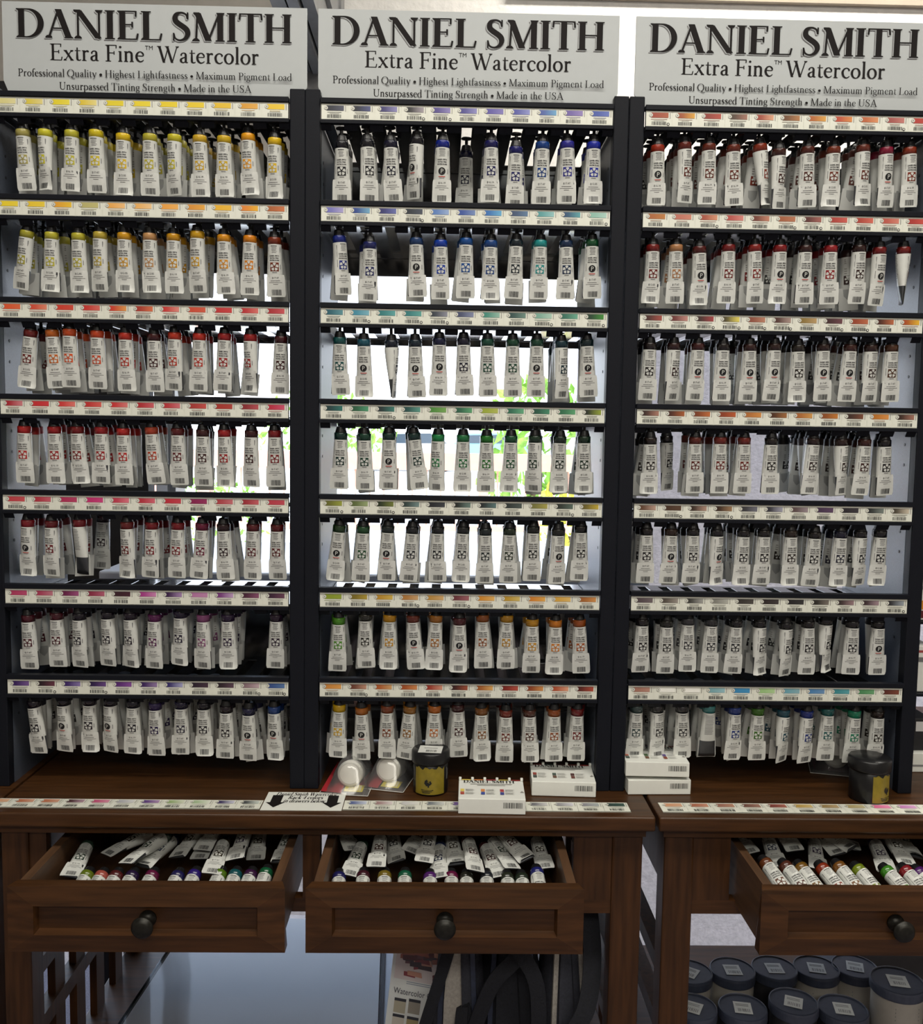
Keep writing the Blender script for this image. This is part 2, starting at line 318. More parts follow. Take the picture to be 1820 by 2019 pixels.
# ================================================================== SETTING
YW = 0.80                                     # inner face of the back wall
WX0, WX1, WZ0, WZ1 = -2.3, 2.2, -0.2, 1.80
def slab(name, b, mat): return structure(bxo(name, b, mat))
m = MB()
m.box(-2.6, WX0, YW, YW+0.16, 0, 2.64); m.box(WX1, 2.6, YW, YW+0.16, 0, 2.64)
m.box(WX0, WX1, YW, YW+0.16, -1.85, WZ0); m.box(WX0, WX1, YW, YW+0.16, WZ1, 2.64)
structure(m.build('wall_back', noisy(pbr('white plaster', (0.74, 0.72, 0.69, 1), 0.85), 40, 0.05, bump=0.4, bscale=70)))
slab('floor', (-2.6, 2.6, -4.2, YW, -0.08, 0), FLOOR)
slab('ceiling', (-2.6, 2.6, -4.2, YW+0.16, 2.64, 2.74), CEIL)
slab('wall_left', (-2.72, -2.6, -4.2, YW+0.16, 0, 2.64), ROOMW)
slab('wall_right', (2.6, 2.72, -4.2, YW+0.16, 0, 2.64), ROOMW)
slab('wall_front', (-2.72, 2.72, -4.32, -4.2, 0, 2.64), ROOMW)
slab('trim_1', (0.10, 2.6, YW-0.015, YW, 2.238, 2.64), BEIGE)          # tan soffit over the wall
slab('trim_2', (-2.6, -0.34, YW-0.04, YW, 1.86, 2.64), noisy(pbr('beige upper wall', (0.45, 0.42, 0.38, 1), 0.8), 30, 0.05))
slab('trim_3', (-0.35, -0.26, YW-0.06, YW, 1.70, 2.64), FRAMEG)       # grey upright of the shopfront frame
m = MB()                                                               # grey ribbed track running back under the ceiling
for i, (a, b, z0) in enumerate(((-0.352, -0.325, 2.05), (-0.32, -0.30, 2.045), (-0.296, -0.274, 2.055))): m.box(a, b, -0.05, YW-0.06, z0, 2.13)
m.box(-0.36, -0.265, -0.05, YW-0.06, 2.13, 2.2)
structure(m.build('trim_4', FRAMEG))
win = structure(bxo('window_1', (WX0, WX1, YW+0.09, YW+0.096, WZ0, WZ1), GLASS))
for x0, x1, mt in ((WX0, WX0+0.03, FRAMEW), (WX1-0.03, WX1, FRAMEW), (-0.700, -0.675, FRAMEW), (-0.668, -0.655, FRAMEG), (0.40, 0.43, FRAMEG)):
    m = MB(); m.box(x0, x1, YW+0.05, YW+0.13, WZ0, WZ1); m.build('mullion', mt, win)
for z0, z1 in ((WZ0, WZ0+0.006), (WZ1-0.03, WZ1)):
    m = MB(); m.box(WX0, WX1, YW+0.05, YW+0.13, z0, z1); m.build('window_frame', FRAMEW, win)
bevel(bxo('window_ledge', (-0.66, 0.36, 0.37, YW+0.06, 0.98, 1.015), SILLM, win), 0.004)
t = thing('display_board', 'tall black board on legs standing behind the left rack', 'board', (-1.2, 0.575, 0))  # board added to keep the background of the left rack dark
mb = MB(); mb.box(-0.5, 0.575, -0.02, 0.02, 0.95, 1.95); mb.build('panel', DARKP, t)
for x in (-0.48, 0.45):
    mb = MB(); mb.box(x, x+0.03, -0.015, 0.015, 0, 0.95); mb.build('leg', DARKP, t)

# exterior beyond the window
GROUND = noisy(pbr('bright concrete', (0.80, 0.78, 0.74, 1), 0.9), 3, 0.06)
structure(bxo('ground', (-40, 40, 2.32, 90, -0.12, 0.0), GROUND))
SALM = noisy(pbr('salmon painted steel', (0.80, 0.42, 0.30, 1), 0.6), 20, 0.06)
slab('exterior_wall', (0.50, 6.0, 2.2, 2.4, -1.8, 3.0), WALL)
slab('exterior_low_wall', (-6.0, 0.50, 2.2, 2.32, -1.8, 0.40), WALL)
slab('exterior_floor', (-6.0, 6.0, YW+0.16, 2.2, -1.9, -1.8), GROUND)
RY = 5.2
rl = thing('railing', 'salmon railing with thin pickets outside the window', 'railing', (0, RY, 0))
m = MB(); m.box(-5, 4, -0.05, 0.05, 1.03, 1.15); m.build('top_rail', SALM, rl)
m = MB(); m.box(-5, 4, -0.03, 0.03, 0.60, 0.64); m.build('bottom_rail', SALM, rl)
m = MB()
for i in range(90): x = -4.95+i*0.1; m.box(x-0.006, x+0.006, -0.006, 0.006, 0.64, 1.03)
m.build('pickets', SALM, rl)
for x in (-4.9, -3.1, -1.7, 0.25, 2.2, 3.9):
    m = MB(); m.box(x-0.035, x+0.035, -0.035, 0.035, 0, 1.03); m.build('post', SALM, rl)
LEAF = noisy(pbr('sunlit leaves', (0.22, 0.42, 0.05, 1), 0.7), 6, 0.5)
LEAFY = noisy(pbr('yellow green leaves', (0.55, 0.52, 0.06, 1), 0.7), 6, 0.4)
def bush(name, loc, r, h, mat, label, cat, trunk=0.0):
    o = thing(name, label, cat, loc)
    rnd = random.Random(int(loc[0]*97+loc[1]*13)); mb = MB()
    for i in range(420):
        a = rnd.random()*6.283; u = rnd.random()**0.5; zz = rnd.random()
        env = math.sin(math.pi*(0.12+0.8*zz))**0.7
        p = Vector((math.cos(a)*u*r*env, math.sin(a)*u*r*env, trunk+zz*h)); s = 0.10*h*(0.5+rnd.random())
        E = Euler((rnd.random()*3, rnd.random()*3, rnd.random()*6)).to_matrix()
        mb.poly([p+E @ Vector(q)*s for q in ((-.5, 0, 0), (0, -.28, .08), (.6, 0, 0), (0, .28, .08))])
    mb.build('foliage', mat, o)
    t = MB(); t.lathe([(0.05*h, 0), (0.03*h, trunk+0.4*h)], 8); t.build('stem', noisy(pbr('bark', (0.1, 0.06, 0.03, 1), 0.9), 10, 0.3), o)
    return o
bush('leafy_tree', (1.4, 13, 0), 1.1, 2.0, LEAF, 'light green leafy tree outside, behind the salmon railing', 'tree', 0.15)
bush('shrub', (1.15, 7.2, 0), 0.42, 0.9, LEAFY, 'yellow green shrub close behind the salmon railing', 'shrub')
bush('shrub', (0.55, 4.2, 0), 0.25, 0.42, LEAFY, 'low yellow shrub in front of the salmon railing', 'shrub')
bush('shrub', (-2.4, 8.0, 0), 0.7, 0.8, LEAF, 'green shrub outside, seen through the left rack', 'shrub')
bush('leafy_tree', (-3.6, 26, 0), 2.2, 2.4, LEAF, 'distant green tree outside beyond the parked white car', 'tree', 0.3)
def car(loc, rz, paint, label):
    o = thing('car', label, 'car', loc, (0, 0, rz)); mt = pbr('car paint', paint, 0.25, 0, 0.6, 0.5)
    prof = [(-2.1, .35), (-2.15, .7), (-1.9, .88), (-1.1, .95), (-0.5, 1.38), (0.9, 1.42), (1.7, .98), (2.1, .9), (2.15, .5), (2.1, .32)]
    mb = MB(); mb.rings([[(x, -0.85, z) for x, z in prof], [(x, 0.85, z) for x, z in prof]], smooth=False); bevel(mb.build('body', mt, o), 0.06)
    g = MB(); q = [(-0.95, .98), (-0.45, 1.30), (0.85, 1.34), (1.45, 1.0)]
    g.rings([[(x, -0.865, z) for x, z in q], [(x, 0.865, z) for x, z in q]], smooth=False); g.build('window', pbr('car glass', (0.05, 0.07, 0.09, 1), 0.1), o)
    for sx in (-1.3, 1.35):
        for sy in (-0.78, 0.78):
            t = MB(); t.lathe([(0.2, -0.1), (0.32, -0.1), (0.34, 0), (0.32, 0.1), (0.2, 0.1)], 18, M=Matrix.Translation((sx, sy, 0.34)) @ Matrix.Rotation(R(90), 4, 'X')); t.build('wheel', CAPM, o)
car((-1.5, 32, 0), R(8), (0.75, 0.76, 0.78, 1), 'white car parked outside beyond the railing')
car((1.3, 36, 0), R(6), (0.20, 0.45, 0.70, 1), 'blue car parked outside beyond the railing')

# ================================================================== TABLES
ZT = 0.75
TF = -0.094; AP = -0.074
def drawer(parent, x0, x1, sgn):
    """pulled-out drawer: box + raised-frame front, knob as its own piece"""
    yf, z0, z1 = -0.2, 0.611, 0.697
    mb = MB()
    # front: bevelled frame around a sunk panel
    fx, fz = 0.034, 0.024
    o = [(x0, z0), (x1, z0), (x1, z1), (x0, z1)]; i1 = [(x0+fx, z0+fz), (x1-fx, z0+fz), (x1-fx, z1-fz), (x0+fx, z1-fz)]
    i2 = [(x0+fx+.003, z0+fz+.004), (x1-fx-.003, z0+fz+.004), (x1-fx-.003, z1-fz-.004), (x0+fx+.003, z1-fz-.004)]
    yo, yi, yp = yf+0.004, yf, yf+0.010
    for k in range(4):
        k2 = (k+1) % 4
        mb.poly([(o[k][0], yo, o[k][1]), (o[k2][0], yo, o[k2][1]), (i1[k2][0], yi, i1[k2][1]), (i1[k][0], yi, i1[k][1])])
        mb.poly([(i1[k][0], yi, i1[k][1]), (i1[k2][0], yi, i1[k2][1]), (i2[k2][0], yp, i2[k2][1]), (i2[k][0], yp, i2[k][1])])
    mb.poly([(x, yp, z) for x, z in i2])
    yb = yf+0.022
    mb.poly([(x0, yo, z1), (x1, yo, z1), (x1-0.006, yb, z1), (x0+0.006, yb, z1)])
    mb.poly([(x0, yb, z0), (x1, yb, z0), (x1, yo, z0), (x0, yo, z0)])
    mb.poly([(x0, yb, z0), (x0, yo, z0), (x0, yo, z1), (x0+0.006, yb, z1)]); mb.poly([(x1, yo, z0), (x1, yb, z0), (x1-0.006, yb, z1), (x1, yo, z1)])
    mb.poly([(x1, yb, z0), (x0, yb, z0), (x0+0.006, yb, z1), (x1-0.006, yb, z1)])
    d = mb.build('drawer', WOOD, parent)
    bx = MB(); a, b = x0+0.012, x1-0.012
    bx.box(a-0.004, a+0.008, yb, 0.12, z0+0.002, z1-0.001); bx.box(b-0.008, b+0.004, yb, 0.12, z0+0.002, z1-0.001)
    bx.box(a+0.008, b-0.008, 0.108, 0.12, z0+0.002, z1-0.004); bx.box(a+0.008, b-0.008, yb, 0.108, z0+0.004, z0+0.010)
    bx.build('drawer_box', WOODD, d)
    kn = MB(); M = Matrix.Translation(((x0+x1)/2, yp, (z0+z1)/2-0.001)) @ Matrix.Rotation(R(90), 4, 'X')
    kn.lathe([(0.011, 0), (0.011, 0.003), (0.006, 0.006), (0.005, 0.014), (0.0065, 0.018), (0.0122, 0.0215), (0.0140, 0.0235), (0.0136, 0.0252), (0.0122, 0.0260), (0.0118, 0.0282), (0.0085, 0.0300), (0.001, 0.0306)], 28, M=M)
    kn.build('knob', KNOBM, d)
    return d
def table(x0, x1, drawers, label, legs, mid, panels):
    t = thing('console_table', label, 'table', ((x0+x1)/2, 0.18, 0)); t.location = (0, 0, 0)
    mb = MB(); mb.box(x0, x1, TF, 0.46, ZT-0.021, ZT); bevel(mb.build('tabletop', WOOD, t), 0.003, 3)
    mb = MB(); mb.box(x0+0.01, x1-0.01, AP-0.006, 0.45, ZT-0.034, ZT-0.0215); mb.build('moulding', WOOD, t)
    for a, b in legs:
        for y0, y1 in ((AP, AP+0.042), (0.40, 0.442)):
            mb = MB(); mb.box(a, b, y0, y1, 0, ZT-0.034); bevel(mb.build('leg', WOODV, t), 0.003)
    mb = MB(); mb.box(legs[0][1], legs[1][0], AP+0.004, AP+0.022, 0.599, 0.619); mb.build('rail', WOOD, t); mb = MB()
    mb.box(legs[0][1], legs[1][0], 0.41, 0.43, 0.599, ZT-0.034); mb.build('rail', WOOD, t)
    for a, b in panels:
        mb = MB(); mb.box(a, b, AP+0.004, AP+0.02, 0.619, ZT-0.034); mb.build('apron_panel', WOODV, t)
    for a, b in mid:
        mb = MB(); mb.box(a, b, AP+0.003, AP+0.024, 0.619, ZT-0.034); mb.build('divider', WOODV, t)
    for a, b in legs:                                            # slatted ends
        c = (a+b)/2
        mb = MB(); mb.box(c-0.011, c+0.011, AP+0.042, 0.40, 0.62, ZT-0.034); mb.box(c-0.011, c+0.011, AP+0.042, 0.40, 0.475, 0.50); mb.box(c-0.011, c+0.011, AP+0.042, 0.40, 0.385, 0.41); mb.box(c-0.011, c+0.011, AP+0.042, 0.40, 0.20, 0.235); mb.build('end_rail', WOODV, t)
        for y in ((0.035, 0.115, 0.20, 0.29) if a < -0.5 else (0.30,)):
            mb = MB(); mb.box(c-0.006, c+0.006, y, y+0.035, 0.20, 0.62); mb.build('slat', WOODV, t)
    mb = MB(); mb.box(legs[0][0]+0.005, legs[1][1]-0.005, AP+0.045, 0.43, 0.245, 0.268); bevel(mb.build('lower_shelf', WOOD, t), 0.002)
    for a, b in drawers: drawer(t, a, b, 1)
    return t
table(-0.645, 0.2745, [(-0.571, -0.2208), (-0.1945, 0.161)], 'dark walnut console table under the left and middle racks, two drawers pulled out', [(-0.636, -0.598), (0.219, 0.262)], [(-0.217, -0.193)], [(-0.598, -0.575), (0.165, 0.219)])
t2 = table(0.2795, 1.205, [(0.3895, 0.745), (0.775, 1.13)], 'dark walnut console table under the right rack, with jars below', [(0.293, 0.335), (1.15, 1.192)], [(0.752, 0.768)], [(0.335, 0.388)])

t = thing('side_cabinet', 'dark wooden cabinet edge at the far left beside the left table', 'cabinet', (-1.1, 0.2, 0))  # dark panel and top added where there is a deep shadow gap
mb = MB(); mb.box(-0.55, 0.4525, TF-0.2, 0.26, ZT-0.03, ZT); mb.build('top', WOOD, t)
mb = MB(); mb.box(-0.55, 0.438, -0.26, -0.18, 0, ZT-0.03); mb.build('panel', WOODV, t)

# ================================================================== RACKS
ZROW = [Z0+v for v in (0.41471, 0.27623, 0.13499, 0.0, -0.13588, -0.27143, -0.40427)]
RX = [-0.4523, 0.0, 0.4532]                   # centres of the three racks
RD = 0.225
ORD = ['first', 'second', 'third', 'fourth', 'fifth', 'sixth', 'seventh', 'eighth', 'ninth', 'tenth', 'eleventh']
ROWN = ['top', 'second', 'third', 'fourth', 'fifth', 'sixth', 'bottom']
RACKN = ['left', 'middle', 'right']
SW = [  # swatch pairs for every label
 ["d8cf8a/e0d8a0 d9c64a/e0d28a e2cf2a/e8d84a dcc23a/e6d88a e0cc24/e4d030 e6cf28/e8d438 e6cc24/e8d030 e6c824/e8cc30 e2bb24/e4c030 d99a2a/e0a84a e6c028/e8c838",
  "e6cc2a/e8d040 e6c430/e8cc40 e0a030/e8c030 b8b070/c0b878 e8a850/f0c080 eab060/f0c890 eaa040/eeb058 d99030/e6a840 e6b020/e8b838 dd8028/eab020 a85a28/c87040",
  "d9542c/dc6840 cf4a34/e0886c cc3a2a/d04a3a c8302c/d86a60 cc3a2a/e09a50 a83428/d8704a c83030/e08a80 cc4830/d05840 c02c30/c83c40 b82830/d8706a a82830/c85058",
  "a82430/d08088 c42a30/cc3a40 cc3838/e07870 c03030/d86058 c83034/d87a78 b02830/d06068 b82c34/d07078 a83430/c8504c a83028/b04038 8a242c/b85058 b82440/d05070",
  "c04048/c85058 b03040/c86070 b02c58/b84068 c42c70/cc4080 c03850/e07888 b83040/d86878 c02c3c/c84050 8a1c50/983060 b04048/c87078 a02c38/c86068 b83848/c04858",
  "b03a60/b84a70 a83a58/c07888 6a1c48/a05080 8a2a44/b86078 3a1a24/482030 a83a88/d088b8 3a1c4a/a888b8 b878a8/c088b0 7a3a80/c0a0c8 4a2038/8a5070 3a1c34/6a4058",
  "3a2060/7a5a98 2a1820/6a3848 3c2468/8a78b0 2a1848/6a4888 5a2878/8a50a0 3c2260/9a80b0 3a3070/a8a8d0 2a1c2c/4a3444 2a1c24/604858 8a7078/c0a8b0 34508a/5878a8"],
 ["1c2030/4a4e60 141828/4a5080 34306a/8a86b8 1a1a1e/a098a0 4c4088/8a80b8 44408a/8a88c0 5850a0/8078b8 4c50a0/8a90c8 485aa0/68a0c8 6a5aa0/9080b8 3c50a0/6070b8",
  "7070b8/a8a0d0 24408a/70a8c8 28286a/6068a8 1a2430/404858 5078b8/90a8d0 2a4898/7088b8 2868b0/60a8d0 34486a/58789a 50989a/90c0c0 244a70/58a0a8 88b8a8/a8ccc0",
  "1c5a6a/58909a 3a88a0/78b0c0 2a787a/58a0a0 28787a/58a09a 2a3440/888a98 404868/8088a8 3a8878/90b8a8 2a4a48/6a8a80 78a898/a8c8b8 2a6a58/68a890 143824/3a8a30",
  "1a3a3c/2a7068 24583c/4a9870 1c2e30/3a7a70 1c4a48/58988a 4a8a3a/78a858 205a44/58a070 98a838/b0b858 286850/60a880 1c5040/408868 2a6a4a/58a070 20281c/90a038",
  "686a28/98a040 5a6838/98a878 24301c/707a38 2c3e3c/708a88 1c1e24/3a3e44 1c2220/688078 1e2628/5a7878 2a3432/4a5654 76743c/a8a050 2c322c/586a60 6a5e28/c0a838",
  "88982a/90a034 7a6a20/b09838 b88a2a/d0b050 b07838/c8a070 b88a40/d0a870 6a3038/a06068 d08a2a/e0b060 b8902a/d0b868 d0802a/e0a850 d0a040/e0b868 a0602a/d09050",
  "c8843a/e0a050 6a3a2a/c09078 b05a28/d0a068 a04c20/d08850 9a3224/d09078 3a1a1a/a05038 a05a28/dca860 7a2018/b85040 8a3c1c/d09050 b05030/e0a080 5a2018/b04c38"],
 ["983e2a/a85a3a 9a4a28/d8a038 8a3024/b04a3a 4c3a2c/a07060 9a4030/d8a080 6a4428/b07848 b0602a/d8a048 b84830/d88a48 b86038/d89060 a0504c/c07870 b03c34/b84c40",
  "a8602c/b87838 b86a5a/c8806a a04834/d09070 b04a44/d08078 6a3024/c08068 a05a38/b07050 582a28/a06058 a83c34/c85a50 a84034/d06858 b85448/d08070 a83430/c85048",
  "482420/a04a40 6a2c2c/c08880 3c2420/a03c40 4c4428/e0d060 8a4a38/b88068 50302c/a89088 887038/b89868 402428/6a4048 944028/b86848 4a2418/b86844 a84c20/e0b030",
  "3a2420/a87868 4a2418/a85c30 7a3a1c/c06c38 8a3a1c/b8582c b06c34/d08c44 4c2c18/a06a3c a86430/d09850 8a4a20/c07830 3c2820/7a4a34 b87024/d89048 38241c/a07060",
  "60402c/b89888 483020/5a4030 3a2a20/b09080 382418/987858 343438/70707c 30303a/a0a0b0 5a4848/988a90 44304c/5a4260 28242a/3c383e 2c3030/78827c 4a4438/c8bca8",
  "504448/706468 504840/989088 3c3c38/a0a09c 808078/b0b0a8 34302c/4c4844 2c2424/403838 201e20/343234 282420/787068 382c2c/987c80 38282c/a08890 2c2c30/98a0a8",
  "a07060/b88a7a f0f0e8/f0f0e8 f0f0e8/f0f0e8 78a8b0/98c0c8 3a88b8/4090c0 98c080/b0d098 68a0b0/88b0b8 4a80b0/6a90b8 3a8890/58a0a8 4a8858/68a070 5c2c24/7c4434"]]
PAP = (0.74, 0.75, 0.66, 1); BLK = (0.03, 0.03, 0.03, 1); GRY = (0.30, 0.29, 0.27, 1)
def mixc(a, b, t): return tuple(a[i]+(b[i]-a[i])*t for i in range(4))
def colour_label(rnd, a, b, badge, wd=0.0362, ht=0.0205, red=False):
    """one printed label, in its own plane: x to the right, z up, facing -y"""
    mb = MB(); e = -0.0004
    A, B = lin(a), lin(b)
    mb.poly([(-wd/2+.0002, 0, -ht/2), (wd/2-.0002, 0, -ht/2), (wd/2-.0002, 0, ht/2), (-wd/2+.0002, 0, ht/2)], 0, PAP)
    x0, x1, z0, z1 = -wd*0.30, wd*0.36, ht*0.06, ht*0.40
    n = 6
    for i in range(n):
        ta, tb = max(0, (i/n-0.25)/0.75), max(0, ((i+1)/n-0.25)/0.75); ca, cb = mixc(A, B, ta), mixc(A, B, tb)
        u, v = x0+(x1-x0)*i/n, x0+(x1-x0)*(i+1)/n
        mb.poly([(u, e, z0), (v, e, z0), (v, e, z1), (u, e, z1)], 0, [ca, cb, cb, ca])
    cx, cz = x0-0.0005, (z0+z1)/2
    for r, cc, k in ((0.0027, GRY, 1.4), (0.0022, PAP, 1.8), (0.0010, GRY, 2.2)):
        mb.poly([(cx+r*math.cos(q*math.pi/7), e*k, cz+r*math.sin(q*math.pi/7)) for q in range(14)], 0, cc)
    tcol = A if red else GRY
    for zz, l, cc in ((ht*-0.045, 0.55, mixc(mixc(A, BLK, 0.3), PAP, .25)), (ht*-0.125, 0.4, mixc(GRY, PAP, .35))):
        l *= 0.7+0.5*rnd.random(); mb.poly([(-wd*l/2, e, zz-.0004), (wd*l/2, e, zz-.0004), (wd*l/2, e, zz+.0003), (-wd*l/2, e, zz+.0003)], 0, cc)
    mb.poly([(wd*.415, e, ht*.02), (wd*.44, e, ht*.02), (wd*.44, e, ht*.40), (wd*.415, e, ht*.40)], 0, GRY)
    x = -wd*0.28
    while x < wd*0.27:
        wb = rnd.choice((0.0004, 0.0006, 0.0009, 0.0012)); mb.poly([(x, e, -ht*.42), (x+wb, e, -ht*.42), (x+wb, e, -ht*.19), (x, e, -ht*.19)], 0, BLK); x += wb+rnd.choice((0.0005, 0.0007, 0.001))
    if badge:
        cx, cz = wd*0.355, -ht*0.36
        for r, cc, k in ((0.0021, BLK, 1.2), (0.0011, PAP, 1.6)):
            mb.poly([(cx+r*math.cos(q*math.pi/6), e*k, cz+r*math.sin(q*math.pi/6)) for q in range(12)], 0, cc)
    return mb
BADGES = {(0, 4): (0,), (0, 6): (1, 3, 9, 10), (1, 0): (3, 4), (1, 1): (3, 10), (1, 2): (1, 3, 4, 8, 10), (1, 3): (2,), (1, 4): (0, 2, 9), (1, 5): (3, 5), (1, 6): (1,), (2, 0): (0, 9), (2, 1): (2, 5, 6, 9), (2, 2): (2, 3, 4, 5, 7, 8), (2, 4): (1, 3), (2, 5): (10,)}
SLOT = 0.0362
def rack(k):
    x = RX[k]; lx = ('paint tube rack at the left, yellow and red labels at its top' if k == 0 else 'paint tube rack in the middle, blue and green labels, window behind' if k == 1 else 'paint tube rack at the right, brown and grey labels')
    t = thing('tube_rack', 'black metal '+lx, 'rack', (x, 0, ZT), group='black metal tube racks on the tables')
    wi, wo = 0.205, 0.2262
    for s in (-1, 1):
        mb = MB(); a, b = sorted((s*wi, s*wo))
        mb.box(a, b, 0, 0.018, 0, 1.0)                                   # front flange
        p = bevel(mb.build('post', METAL, t), 0.0015)
        mb = MB(); a, b = sorted((s*(wi-0.0015+0.001), s*(wi+0.001)))
        a, b = sorted((s*wi, s*(wi+0.002))); mb.box(a, b, 0.018, RD, 0, 1.0)
        for zz in [0.1+0.13*i for i in range(7)]:                         # dark fixing holes
            for dz in (0, 0.03):
                mb.lathe([(0.0022, 0), (0.0022, 0.0004)], 8, 1, Matrix.Translation((s*(wi-0.0002), 0.035, zz+dz)) @ Matrix.Rotation(R(-90*s), 4, 'Y'))
        mb.build('side_panel', [SIDE, CAPM], t)
    mb = MB(); mb.box(-wi, wi, RD-0.003, RD, 0.783, 0.965); mb.build('back_panel', SHEET, t)
    mb = MB(); mb.box(-wi, wi, RD-0.003, RD, 0.0015, 0.246); mb.build('back_panel', SHEET, t)
    mb = MB(); mb.box(-wi, wi, RD-0.014, RD, 0.042, 0.056); mb.build('cross_bar', SIDE, t)
    for r in range(7):
        z = ZROW[r]-ZT; mb = MB(); hw = wi-0.0008
        mb.box(-hw, hw, -0.0045, 0.006, z+0.0108, z+0.0178)               # rolled upper edge
        mb.box(-hw, hw, 0.0, 0.002, z-0.012, z+0.0108)                   # strip carrier
        mb.box(-hw, hw, -0.004, 0.005, z-0.0165, z-0.0112)               # lower hem
        for i in range(12):                                              # notched lip
            a = -hw if i == 0 else (i-1-5)*SLOT+0.0088; b = hw if i == 11 else (i-5)*SLOT-0.0088
            q = [(a, 0.000, z-0.0165), (b, 0.000, z-0.0165), (b, 0.005, z-0.0238), (a, 0.005, z-0.0238)]
            q2 = [(u, y+0.0015, zz) for u, y, zz in q]
            j = mb.vs(q+q2)
            for f in ((3, 2, 1, 0), (4, 5, 6, 7), (0, 1, 5, 4), (1, 2, 6, 5), (2, 3, 7, 6), (3, 0, 4, 7)): mb.face([j+n for n in f])
            a2 = -hw if i == 0 else (i-1-5)*SLOT+0.0072; b2 = hw if i == 11 else (i-5)*SLOT-0.0072
            mb.box(a2, b2, 0.006, RD-0.018, z-0.0105, z-0.009, 1)           # rail between two slots
        mb.box(-hw, hw, RD-0.018, RD-0.004, z-0.0105, z-0.009, 1); mb.box(-hw, hw, RD-0.006, RD-0.004, z-0.020, z-0.009, 1)
        sh = bevel(mb.build('shelf', [METAL, SHEET], t), 0.0012)
        mb = MB(); mb.box(-hw+0.001, hw-0.001, -0.0012, 0.0, z-0.0110, z+0.0104); mb.build('label_strip', PAPER, sh)
        rnd = random.Random(k*10+r)
        for i, pr in enumerate(SW[k][r].split()):
            a, b = pr.split('/'); lb = colour_label(rnd, a, b, i in BADGES.get((k, r), ())).build('colour_label', PRINT, sh, ((i-5)*0.0370, -0.0016, z-0.0002))
            lb['label'] = 'printed label with #%s swatch' % a if False else 'small colour label'
            del lb['label']
    return t
for k in range(3): rack(k)

# signs on the racks
for k in range(3):
    x = RX[k]; s = tag(thing('sign', 'x', 'sign', (x+(0.0165 if k == 0 else 0.001 if k == 1 else -0.0075), 0.012, 1.735)), 'grey white paint brand sign on top of the %s rack' % RACKN[k], 'sign', 'header signs on the racks')
    mb = MB(); hw, h = 0.2105, 0.1275; sg = 0.0
    out = [(-hw+0.009, 0), (hw-0.009, 0), (hw, 0.022), (hw, h), (-hw, h), (-hw, 0.022)]
    mb.rings([[(a, 0.0, b) for a, b in out], [(a, 0.003, b) for a, b in out]], smooth=False); mb.build('board', SIGNM, s)
    mb = MB()
    J = (0, -2e-6, 0)
    def line(txt, wid, zc, h, wt, th, m=0, dx=0, dz=0, e=-0.0003):
        P, W = serif(txt, wt, th); sc = wid/W; put(mb, P, lambda a, b: (a*sc-wid/2+dx, e, zc+b*h+dz), m, None, J)
    for dx, dz, m_, e in ((-0.0018, -0.0017, 1, -0.0003), (-0.0010, -0.0010, 2, -0.0008), (0, 0, 0, -0.0013)):
        line('DANIEL SMITH', 0.383, 0.0794, 0.0385, 0.185, 0.042, m_, dx, dz, e)
    P, W = serif('Extra Fine', 0.12, 0.042); P2, W2 = serif('Watercolor', 0.12, 0.042); sc = 0.291/(W+W2+0.66); sz = 0.0222
    x0 = -0.1465
    put(mb, P, lambda a, b: (x0+a*sc, -0.0004, 0.0500+b*sz), 0, None, J); put(mb, P2, lambda a, b: (x0+(W+0.66)*sc+a*sc, -0.0004, 0.0500+b*sz), 0, None, J)
    T, Wt = sans('TM'); s2 = 0.0056; put(mb, T, lambda a, b: (x0+(W+0.03)*sc+a*s2, -0.0004, 0.0500+0.0166+b*s2))
    line('Professional Quality • Highest Lightfastness • Maximum Pigment Load', 0.381, 0.0277, 0.0100, 0.115, 0.045, e=-0.0004)
    line('Unsurpassed Tinting Strength • Made in the USA', 0.268, 0.0108, 0.0100, 0.115, 0.045, e=-0.0004)
    mb.build('lettering', [INK, INK2, SIGNM], s)

